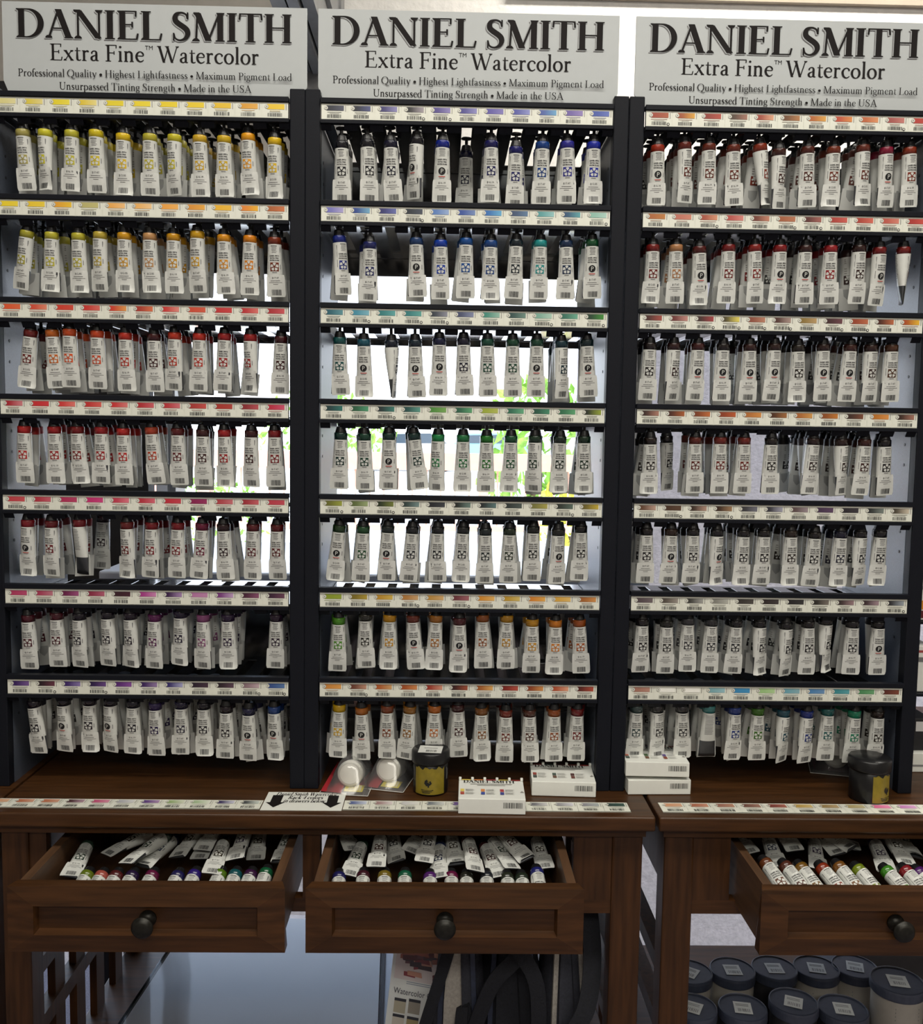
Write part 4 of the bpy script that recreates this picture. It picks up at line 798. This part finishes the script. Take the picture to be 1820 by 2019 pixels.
# arrow card
t = thing('arrow_card', 'small white card with two black down arrows on the table edge', 'card', (-0.2185, -0.0475, ZT))
hw, hd = 0.0565, 0.0325
mb = MB(); mb.box(-hw, hw, -hd, hd, 0.0002, 0.0010); mb.build('card', CARD, t)
mb = MB()
for cx in (-0.040, 0.040):
    mb.poly([(cx-.0075, .020, .0013), (cx-.0075, -.006, .0013), (cx+.0075, -.006, .0013), (cx+.0075, .020, .0013)])
    mb.poly([(cx-.0135, -.006, .0013), (cx, -.024, .0013), (cx+.0135, -.006, .0013)])
for txt, y, wd in (('Daniel Smith Watercolor', .019, .088), ('Rack 4 colors', .006, .050), ('in drawers below', -.006, .060)):
    P, W = serif(txt, 0.17, 0.04); s_ = wd/W; put(mb, P, lambda a, b: ((a+0.25*b)*s_-wd/2, y+b*s_*1.5, .0013))
mb.build('lettering', INK, t)

# half-pan boxes
def paint_box(loc, rz, sw, label, open_top=True, tilt=0.0):
    t = thing('paint_set_box', label, 'paint box', loc, (tilt, 0, rz), 'white paint set boxes on the tables')
    w_, d_, h_ = 0.0935, 0.070, 0.0225
    mb = MB(); mb.box(-w_/2, w_/2, -d_/2, d_/2, 0, h_-0.0005)
    for i in range(6):
        x = -w_/2+i*(w_-0.004)/5; mb.box(x, x+0.004, d_/2-0.004, d_/2+0.001, h_-0.0005, h_+0.004)
    bevel(mb.build('carton', CARD, t), 0.001)
    mb = MB(); e = h_+0.0002
    P, W = serif('DANIEL SMITH', 0.2, 0.05); s_ = 0.074/W; put(mb, P, lambda a, b: (a*s_-0.040, d_/2-0.0125+b*s_*1.2, e), 0, (.02,.02,.02,1), (0, 0, 2e-6))
    mb.poly([(-.03, .017, e), (.03, .017, e), (.03, .019, e), (-.03, .019, e)], 0, GRY); mb.poly([(-.02, .0125, e), (.02, .0125, e), (.02, .014, e), (-.02, .014, e)], 0, GRY)
    for i, x in enumerate((-.044, -.015, .012)):
        for j, y in enumerate((-.010, -.021)):
            for q in range(4): mb.poly([(x+.007, y+.001+q*.0022, e), (x+.018+.004*((q*7+i) % 3)/2, y+.001+q*.0022, e), (x+.018, y+.0018+q*.0022, e), (x+.007, y+.0018+q*.0022, e)], 0, (.4,.4,.38,1))
    mb.poly([(.040, -.012, e), (.046, -.012, e), (.043, -.006, e)], 0, GRY)
    x = .016; rnd = random.Random(4)
    while x < .042:
        wb = rnd.choice((.0006, .0009, .0013)); mb.poly([(x, -d_/2-.0004, .009), (x+wb, -d_/2-.0004, .009), (x+wb, -d_/2-.0004, .017), (x, -d_/2-.0004, .017)], 0, BLK); x += wb+rnd.choice((.0007, .001))
    for i, x in enumerate((-.044, -.015, .012)):
        for j, y in enumerate((-.010, -.021)):
            mb.poly([(x, y, e), (x+.0055, y, e), (x+.0055, y+.009, e), (x, y+.009, e)], 0, lin(sw[i*2+j]))
    if open_top:
        for i in range(5):
            x = -w_/2+.0045+i*(w_-.004)/5; mb.poly([(x, d_/2-.003, e+.0003), (x+.014, d_/2-.003, e+.0003), (x+.014, d_/2, e+.0003), (x, d_/2, e+.0003)], 0, lin(sw[(i*2) % 6] if i < 4 else 'a03030'))
    mb.build('lettering', PRINT, t); return t
def at_front(px, py, zz=0.0):
    p = atZ(px, py, ZT+zz); return (p.x, p.y+0.036, ZT+zz+0.0006)
paint_box(at_front(971, 1607), R(-1.5), ['e0c858', 'b04a38', 'd88848', '30489a', 'a83840', '38408a'], 'white paint set box at the table edge with yellow, orange and blue swatches')
paint_box(at_front(1114, 1572), R(-3), ['904038', '404844', '485850', '684838', '583838', '70403a'], 'white paint set box with dull swatches between yellow swatch box and rack post')
paint_box(at_front(1299, 1568), R(1.5), ['904038', '404844', '485850', '684838', '583838', '70403a'], 'lower white paint set box of the stack at the left foot of the right rack', False)
q = at_front(1297, 1568); paint_box((q[0], q[1], ZT+0.0275), R(-2), ['a85038', '405048', '506a48', '70503c', '60508a', '8a4a3a'], 'upper white paint set box of the stack at the left foot of the right rack')

# black jars with yellow label
YEL = noisy(pbr('yellow jar label', (0.22, 0.165, 0.014, 1), 0.4), 90, 0.15)
BJAR = noisy(pbr('black jar plastic', (0.010, 0.010, 0.011, 1), 0.3, 0, 0.35), 50, 0.2)
def black_jar(loc, rz, label, sticker, h=0.064, r=0.0255):
    t = thing('ink_jar', label, 'jar', loc, (0, 0, rz), 'black jars with yellow labels')
    mb = MB(); mb.lathe([(r-.002, 0), (r, .002), (r, .044), (r-.003, .047)], 32); mb.build('body', BJAR, t)
    mb = MB(); n = 14; A0, A1 = R(-145), R(-40); rows = []
    for z in (0.003, .018, .042):
        rows.append([((r+.0004)*math.cos(A0+(A1-A0)*i/n), (r+.0004)*math.sin(A0+(A1-A0)*i/n), z-(.0018*math.sin(i*2.1)+.0012*math.sin(i*5) if z > .04 else 0)) for i in range(n+1)])
    mb.rings(rows, 0, False, False, True, False)
    P, W = sans('PEN'); 
    for pts in ([(-.006, 0), (-.003, -.004), (.002, -.003), (.005, 0), (.003, .004), (0, .002), (-.002, .006), (-.005, .004)], [(-.001, -.006), (.001, -.006), (.001, -.003), (-.001, -.003)]):
        q = []
        for a, b in pts:
            an = R(-96)+a/(r); q.append(((r+.0008)*math.cos(an), (r+.0008)*math.sin(an), .020+b))
        mb.poly(q, 1)
    for i, (a0, a1, z) in enumerate(((-120, -80, .0095), (-118, -84, .0075), (-116, -90, .0055))):
        mb.poly([((r+.0008)*math.cos(R(a)), (r+.0008)*math.sin(R(a)), zz) for a, zz in ((a0, z), ((a0+a1)/2, z), (a1, z), (a1, z+.001), ((a0+a1)/2, z+.001), (a0, z+.001))], 1)
    mb.build('label', [YEL, BJAR], t)
    mb = MB(); n = 48; prof = [(r+.0022, .046), (r+.0026, .048), (r+.0026, .061), (r+.0008, .0635), (.001, .0636)]
    mb.lathe(prof, n); mb.build('lid', BJAR, t)
    mb = MB()                                          # pale lettering round the side
    for i, (a, z0, z1) in enumerate(((-12, .006, .018), (-4, .006, .020), (4, .006, .019), (12, .006, .021), (-28, .022, .040), (-22, .022, .038))):
        mb.poly([((r+.0006)*math.cos(R(q)), (r+.0006)*math.sin(R(q)), z) for q, z in ((a, z0), (a+3.5, z0), (a+3.5, z1), (a, z1))])
    mb.build('side_print', TGREY, t)
    if sticker:
        mb = MB(); M = Matrix.Translation((0, -.004, .0639)) @ Matrix.Rotation(R(-6), 4, 'Z')
        mb.box(-.017, .017, -.0165, .013, 0, .0006, 0, None, M)
        x = -.006; rnd = random.Random(2)
        while x < .009:
            mb.box(x, x+.0008, -.0135, -.005, .0006, .0007, 1, None, M); x += rnd.choice((.0014, .002))
        mb.box(-.010, .010, .002, .0035, .0006, .0007, 1, None, M); mb.build('price_sticker', [STICK, TINK], t)
    return t
p = atZ(848, 1572, ZT); black_jar((p.x, p.y+0.0265, ZT), 0, 'black jar with yellow label and white price sticker on its lid, middle rack', True)
p = atZ(1728, 1588, ZT); black_jar((p.x, p.y+0.027, ZT), R(42), 'black jar with yellow label in front of the right rack, no sticker on lid', False, r=0.0272)

# bagged kits
def bag_kit(loc, rz, label, full=True, sc=1.0):
    t = thing('bagged_paint_kit', label, 'bagged kit', loc, (0, 0, rz), 'kits in clear plastic bags'); t.scale = (sc, sc, sc)
    mb = MB(); C1, C2 = lin('a02830'), lin('c8b838')
    if full:
        mb.poly([(-.035, -.036, .0030), (-.004, -.040, .0030), (-.004, .060, .0120), (-.031, .062, .0120)], 0, C1); mb.poly([(-.002, -.033, .0032), (.026, -.033, .0032), (.026, -.010, .0044), (-.002, -.010, .0044)], 0, C2)
        for i in range(5): mb.poly([(.004+.004*i, -.030, .0036), (.007+.004*i, -.030, .0036), (.006+.004*i, -.012, .0046), (.003+.004*i, -.012, .0046)], 0, (0.55, 0.5, 0.3, 1))
    else: mb.poly([(-.030, -.030, .003), (.028, -.030, .003), (.026, .05, .006), (-.028, .05, .006)], 0, lin('584048'))
    mb.build('insert_card', PRINT, t)
    b = MB(); M = Matrix.Translation((0.004, -.016, .0235)) @ Matrix.Rotation(R(-104), 4, 'X')
    b.lathe([(.0155, .018), (.0160, .022), (.0160, .050), (.010, .056)], 28, M=M); bo = b.build('bottle', WHITEP, t)
    c_ = MB(); c_.lathe([(.001, 0), (.0165, 0), (.0180, .0015), (.0190, .003), (.0190, .016), (.0175, .0175)], 36, M=M, smooth=False)
    c_.lathe([(.0148, -.0003), (.0156, -.0003), (.0156, .0002)], 36, 1, M, False, False)
    c_.build('cap', [WHITEP, pbr('cap groove', (0.5, 0.49, 0.45, 1), 0.5)], bo)
    g = MB(); nx, ny = 10, 10
    def S(u, v):
        x = -.036+.072*u; y = -.042+.110*v; bx = max(0, 1-((x-.003)/.030)**2); vy = max(0.0, min(1.0, (v-.04)/.22)); fall = 1 if v < .75 else max(.1, 1-(v-.75)*3)
        z = .0012+.044*(bx**.6)*vy*fall+.0025*math.sin(9*u+3*v)*math.sin(7*v+1)*vy
        return (x*(1-.12*vy*(abs(u-.5)*2)), y, max(.0008, z))
    ids = [g.vs([S(i/nx, j/ny) for i in range(nx+1)]) for j in range(ny+1)]
    for a, b2 in zip(ids, ids[1:]):
        for i in range(nx): g.face((a+i, a+i+1, b2+i+1, b2+i), 0, None, True)
    g.poly([(-.036, -.042, .0006), (.036, -.042, .0006), (.032, .068, .0006), (-.032, .068, .0006)])
    g.build('plastic_bag', PLASTIC, t)
    e = MB(); E_ = [(-.036, -.042, .0012), (.036, -.042, .0012), (.033, .068, .0012), (-.033, .068, .0012)]
    for i in range(4): e.strap([E_[i], E_[(i+1) % 4]], (.0007, 0, 0) if i % 2 else (0, .0012, 0), .0005)
    e.build('bag_seam', WHITEP, t)  # white strips added as painted highlights along the bag border
    return t
p = atZ(683, 1568, ZT); bag_kit((p.x, p.y+0.040, ZT), R(-6), 'bagged kit with white bottle cap and red card, nearest the left post of middle rack')
p = atZ(762, 1560, ZT); bag_kit((p.x, p.y+0.042, ZT), R(-14), 'bagged kit with white bottle cap and red card, beside the yellow labelled jar')
p = atZ(1655, 1525, ZT); bag_kit((p.x, p.y+0.03, ZT), R(-16), 'bagged kit with grey cap behind the black jar, right rack', False)

# products beside the right rack (they continue past the frame)
def pack(name, b, base, label, cat, marks=(), mat=None):
    x0, x1, y0, y1, z0, z1 = b; t = thing(name, label, cat, ((x0+x1)/2, (y0+y1)/2, z0))
    hw, hd, h = (x1-x0)/2, (y1-y0)/2, z1-z0
    mb = MB(); mb.box(-hw, hw, -hd, hd, 0, h); bevel(mb.build('carton', mat or CARD, t), 0.002)
    mb = MB()
    for kind, a0, a1, b0, b1, c in marks:
        e = -hd-.0004
        if kind == 'r': mb.poly([(-hw+2*hw*a0, e, h*b0), (-hw+2*hw*a1, e, h*b0), (-hw+2*hw*a1, e, h*b1), (-hw+2*hw*a0, e, h*b1)], 0, lin(c))
        if kind == 't': mb.poly([(-hw+2*hw*a0, e, h*b0), (-hw+2*hw*a1, e, h*(b0+b1)/2), (-hw+2*hw*a0, e, h*b1)], 0, lin(c))
        if kind.startswith('w'):
            P, W = sans(kind[1:]); s_ = h*(b1-b0)/W; put(mb, P, lambda u, v: (-hw+2*hw*a1-v*(2*hw*(a1-a0)), e, h*b0+u*s_), 0, lin(c))
    if marks: mb.build('print', PRINT, t)
    return t
bkt = thing('product_shelf', 'black metal product shelf beside the right rack', 'shelf', (0.80, 0.16, ZT))
for zz, nm in ((0.13, 'shelf_board'), (0.245, 'shelf_board'), (0.33, 'shelf_board')):
    mb = MB(); mb.box(-.10, .12, -.08, .08, zz-.004, zz); mb.build(nm, METAL, bkt)
for sx in (-.10, .12):
    mb = MB(); mb.box(sx-.003, sx+.003, .06, .08, 0, .50); mb.build('upright', METAL, bkt)
pack('carton', (.702, .76, .09, .17, ZT, ZT+.032), 0, 'small white carton on the table beside the right rack', 'carton', [('r', .1, .9, .3, .4, '888888')])
pack('carton', (.700, .76, .10, .17, ZT+.032, ZT+.085), 0, 'black carton with white triangle beside the right rack', 'carton', [('t', .08, .5, .2, .8, 'd8d8d0'), ('r', .55, .9, .6, .9, 'c8c8c8')], DARKP)
pack('paint_carton', (.702, .75, .09, .16, ZT+.1305, ZT+.205), 0, 'white carton with black upright letters beside the right rack', 'carton', [('wDEN', .12, .5, .06, .6, '141414'), ('r', .2, .8, .65, .75, '707070'), ('r', .2, .7, .85, .9, 'a04040')])
pack('paint_carton', (.703, .75, .09, .15, ZT+.2455, ZT+.315), 0, 'white carton with orange and maroon stripes beside the right rack', 'carton', [('r', 0, 1, .05, .22, '5a1c20'), ('r', 0, 1, .25, .45, 'd88a28'), ('r', .1, .8, .7, .78, '888888')])
pack('paint_carton', (.704, .75, .09, .15, ZT+.3305, ZT+.40), 0, 'white carton with grey print, topmost beside the right rack', 'carton', [('r', .1, .4, .2, .8, '404040'), ('r', .5, .8, .5, .8, '808080')])

# ================================================================== UNDER THE TABLES
# wrapped board pack on the lower shelf
t = thing('wrapped_board', 'large grey board in clear plastic lying on the lower shelf, left table', 'board', (-0.20, 0.24, 0.2685), (0, 0, R(-4)))
mb = MB(); mb.box(-.335, .30, -.26, .22, 0, .030); bevel(mb.build('board', noisy(pbr('grey mount board', (0.88, 0.84, 0.78, 1), 0.45), 3, 0.06), t), .002)
mb = MB(); nx, ny = 14, 12
ids = [mb.vs([(-.342+.649*i/nx, -.266+.494*j/ny, .0318+.0006*math.sin(i*1.9+j*.7)*math.sin(j*1.3+i*.4)) for i in range(nx+1)]) for j in range(ny+1)]
for a, b in zip(ids, ids[1:]):
    for i in range(nx): mb.face((a+i, a+i+1, b+i+1, b+i), 0, None, True)
mb.box(-.342, -.337, -.266, .228, 0, .031); mb.build('plastic_wrap', ACRYL, t)
# brochure holder
t = thing('brochure_holder', 'clear acrylic holder of brochures standing under the middle rack', 'brochure holder', (-0.062, 0.045, 0.2685), (R(-7), 0, R(-9)))
W_, H_ = 0.104, 0.238
mb = MB(); mb.box(-W_/2-.004, W_/2+.004, -.013, -.011, 0, .20); mb.box(-W_/2-.004, W_/2+.004, .030, .032, 0, H_-.004); mb.box(-W_/2-.004, -W_/2-.002, -.011, .030, 0, .22); mb.box(W_/2+.002, W_/2+.004, -.011, .030, 0, .22); mb.box(-W_/2-.004, W_/2+.004, -.013, .032, 0, .003)
mb.build('holder', ACRYL, t)
def brochure(y, dx, rz, label):
    o = thing('brochure', label, 'brochure', (0, 0, 0)); o.matrix_world = Matrix.Translation((-0.062, 0.045, 0.272)) @ Euler((R(-7), 0, R(-9))).to_matrix().to_4x4() @ Matrix.Translation((dx, y, 0)) @ Matrix.Rotation(R(rz+5), 4, 'Y')
    mb = MB(); mb.box(-W_/2, W_/2, 0, .0025, 0, H_-.012); mb.build('paper', CARD, o)
    mb = MB(); e = -.0004; h = H_-.012
    def r(x0, x1, z0, z1, c, k=1): mb.poly([(-W_/2+W_*x0, e*k, h*z0), (-W_/2+W_*x1, e*k, h*z0), (-W_/2+W_*x1, e*k, h*z1), (-W_/2+W_*x0, e*k, h*z1)], 0, lin(c))
    for i in range(26):                               # loose brush-stroke picture
        a = random.Random(i); x, z = .05+.62*a.random(), .66+.19*a.random(); dx_, dz_ = .10+.2*a.random(), .03*(a.random()-.3)
        mb.poly([(-W_/2+W_*x, e*(2+i*.2), h*z), (-W_/2+W_*(x+dx_), e*(2+i*.2), h*(z+dz_)), (-W_/2+W_*(x+dx_*.9), e*(2+i*.2), h*(z+dz_+.035)), (-W_/2+W_*x*.98, e*(2+i*.2), h*(z+.03))], 0, lin(a.choice(('8a3038', '5a2024', 'a05a48', '3a2830', 'c89078', '704048'))))
    r(.05, .9, .65, .92, 'd8ccc8', .5); r(.25, .9, .625, .63, '8890a0'); r(.25, .85, .638, .643, '8890a0')
    P, W = sans('Watercolor Grounds'); s_ = W_*.86/W; put(mb, P, lambda u, v: (-W_*.43+u*s_, e*2, h*.55+v*s_*1.3), 0, lin('30303c'))
    for i, (x, z, c) in enumerate(((.1, .42, 'b0a890'), (.32, .43, '989080'), (.1, .31, 'c8c0b0'), (.32, .31, 'a89868'), (.55, .35, '202430'))):
        r(x, x+.18, z, z+.08, c, 1.5); r(x, x+.18, z+.08, z+.10, '22242c', 1.6)
    r(.05, .8, .23, .26, '505868'); 
    for i in range(6): r(.55, .9, .30-.022*i, .305-.022*i, '9098a8', 1.2)
    mb.build('print', PRINT, o); return o
brochure(-.008, 0, 0, 'front brochure with red picture and dark heading in the acrylic holder')
brochure(.004, .012, 3, 'second brochure behind the front one in the acrylic holder')
brochure(.015, .022, 5, 'rear brochure leaning at the back of the acrylic holder')
# carrying bags hung on the shelf
CAN = noisy(pbr('black canvas', (0.006, 0.007, 0.012, 1), 0.85), 300, 0.3, bump=0.3)
NAV = noisy(pbr('navy piping', (0.018, 0.026, 0.055, 1), 0.6), 200, 0.2)
BEI = noisy(pbr('beige canvas', (0.32, 0.30, 0.27, 1), 0.85), 250, 0.15, bump=0.3)
CHAR = noisy(pbr('charcoal canvas', (0.028, 0.030, 0.042, 1), 0.85), 250, 0.2, bump=0.3)
def carry_bag(x, y, w_, mats, label, rz=0.0, strap_pts=(), strap_w=0.022, h=0.335):
    t = thing('carry_bag', label, 'bag', (x, y, 0.2685), (0, 0, rz), 'canvas carry bags under the table')
    n = 18; rows = []
    mb = MB()
    for z, f, dp in ((0, 1, .055), (.01, 1.03, .06), (h*.5, .92, .05), (h*.85, .62, .032), (h, .42, .02)):
        rows.append([(w_/2*f*math.copysign(abs(math.cos(2*math.pi*i/n))**.6, math.cos(2*math.pi*i/n)), dp*math.sin(2*math.pi*i/n), z) for i in range(n)])
    mb.rings(rows); mb.build('body', mats[0], t)
    mb = MB()                                        # front panel following the body
    q = [(-w_/2*.50, -.0615, .02), (w_/2*.30, -.0615, .02), (w_/2*.16, -.053, h*.5), (w_/2*.02, -.035, h*.85), (-w_/2*.02, -.024, h*.97), (-w_/2*.2, -.024, h*.97), (-w_/2*.30, -.035, h*.85), (-w_/2*.46, -.053, h*.5)]
    mb.rings([[(a, b, c) for a, b, c in q], [(a, b-.003, c) for a, b, c in q]], smooth=False); mb.build('front_panel', mats[1], t)
    for s in (-1, 1):
        mb = MB(); mb.strap([(s*w_/2*a, b, c) for a, b, c in ((.66, -.05, .01), (.60, -.047, h*.45), (.42, -.032, h*.85), (.28, -.022, h))], (.007, 0, 0), .006); mb.build('piping', mats[2], t)
    for pts in strap_pts:
        mb = MB(); P = [Vector(p) for p in pts]; Q = []
        for i in range(len(P)-1):
            a, b, c, d = P[max(0, i-1)], P[i], P[i+1], P[min(len(P)-1, i+2)]
            for k in range(6):
                u = k/6; Q.append(.5*((2*b)+(-a+c)*u+(2*a-5*b+4*c-d)*u*u+(-a+3*b-3*c+d)*u**3))
        Q.append(P[-1]); mb.strap(Q, (strap_w, 0, .006), .003); mb.build('strap', CAN, t)
    return t
carry_bag(0.010, 0.03, 0.085, (CHAR, BEI, NAV), 'charcoal carry bag with beige front panel beside the brochure holder', R(-6), [[(-.085, -.055, -.02), (-.050, -.060, .12), (-.012, -.045, .25), (.005, -.03, .33)], [(-.005, -.066, .0), (.005, -.066, .12), (.010, -.05, .16), (.02, -.064, .10), (.024, -.066, 0)]], .017)
carry_bag(0.085, 0.05, 0.11, (CAN, CAN, NAV), 'black canvas carry bag with crossed straps under the middle rack', R(4), [[(-.06, -.075, .13), (-.035, -.08, .20), (.0, -.075, .235), (.035, -.065, .265), (.07, -.05, .27)], [(-.03, -.05, .30), (.0, -.075, .255), (.030, -.085, .20), (.034, -.085, .10), (.03, -.08, .02)]], .022)
carry_bag(0.165, 0.03, 0.075, (CHAR, CHAR, BEI), 'narrow grey bag with wide black strap beside the table leg', R(8), [[(.026, -.03, .335), (.030, -.06, .25), (.016, -.085, .18), (-.014, -.09, .13), (-.034, -.088, .06), (-.038, -.085, 0)]], .026)
# tall jars below the right table
JB = noisy(pbr('jar body cream', (0.30, 0.28, 0.25, 1), 0.4), 40, 0.1); JBK = noisy(pbr('jar body black', (0.02, 0.02, 0.024, 1), 0.35), 40, 0.2)
LIDM = noisy(pbr('dark lid plastic', (0.042, 0.050, 0.078, 1), 0.42, 0, 0.5), 150, 0.12)
def big_jar(px, py, h, r, rz, dark, label):
    zs = 0.2685; z = h; p = atZ(1340+px/3.79, 1620+py/3.79, zs+h); t = thing('medium_jar', label, 'jar', (p.x, p.y, zs), (0, 0, R(rz)), 'lidded jars on the lower shelf of the right table')
    mb = MB(); mb.lathe([(r*.88, 0), (r*.93, .004), (r*.93, z-.013), (r*.88, z-.008)], 40); mb.build('body', JBK if dark else JB, t)
    mb = MB(); mb.lathe([(r*.99, z-.015), (r, z-.013), (r, z-.003), (r*.985, z), (r*.94, z+.0004), (r*.925, z-.0012), (.001, z-.0012)], 56, smooth=False); mb.build('lid', LIDM, t)
    mb = MB(); e = z-.0006; M = Matrix.Translation((0, 0, e))
    mb.box(-r*.36, r*.36, -r*.42, r*.36, 0, .0004, 0, None, M)
    x = -.008; rnd = random.Random(px)
    while x < .010:
        mb.box(x, x+.0009, -.0118, -.004, .0004, .0006, 1, None, M); x += rnd.choice((.0018, .0026))
    for q in (.004, .0085): mb.box(-.0105, .009, q*.8, q*.8+.001, .0004, .0006, 1, None, M)
    mb.build('price_sticker', [STICK, TGREY], t)
    mb = MB(); a = -math.pi/2-R(rz)                                   # side label with the five petal emblem
    for i in range(4): mb.poly([((r*.94)*math.cos(a+u*k2), (r*.94)*math.sin(a+u*k2), zz) for k2 in (1,) for u, zz in ((-.5, z-.026-.006*i), (.5, z-.026-.006*i), (.5, z-.0285-.006*i), (-.5, z-.0285-.006*i))], 0)
    mb.poly([((r*.958)*math.cos(a+u), (r*.958)*math.sin(a+u), zz) for u, zz in ((-.16, z-.085), (.16, z-.085), (.16, z-.068), (-.16, z-.068))], 1)
    mb.build('label', [TGREY, BJAR], t); return t
for px, py, z, r, rz, dk, lb in (
    (75, 1120, .118, .0378, -35, 0, 'lidded jar partly hidden by the table leg, back row'),
    (395, 1102, .118, .0378, -2, 0, 'lidded jar second from the table leg, back row'),
    (708, 1090, .118, .0378, -2, 1, 'black lidded jar third from the table leg, back row'),
    (1022, 1088, .118, .0378, -12, 0, 'lidded jar fourth from the table leg, back row'),
    (1310, 1078, .118, .0378, -20, 0, 'lidded jar fifth from the table leg, back row'),
    (100, 1382, .118, .0378, -28, 1, 'lidded jar partly hidden by the table leg, front row'),
    (472, 1385, .118, .0378, -10, 1, 'lidded jar second from the table leg, front row'),
    (852, 1342, .126, .0378, -24, 1, 'lidded jar third from the table leg, front row'),
    (1222, 1392, .116, .0385, -12, 1, 'lidded jar fourth from the table leg, front row'),
    (1630, 1185, .150, .0415, -12, 0, 'tall cream jar with charcoal lid, rightmost under the table')):
    big_jar(px, py, z, r, rz, dk, lb)
b = bxo('storage_box', (.70, .98, .26, .40, .2685, .36), noisy(pbr('grey box', (0.10, 0.10, 0.115, 1), 0.7), 30, 0.1), None, .004); tag(b, 'dark grey box on the shelf behind the tall cream jar', 'box')
bpy.context.view_layer.update()
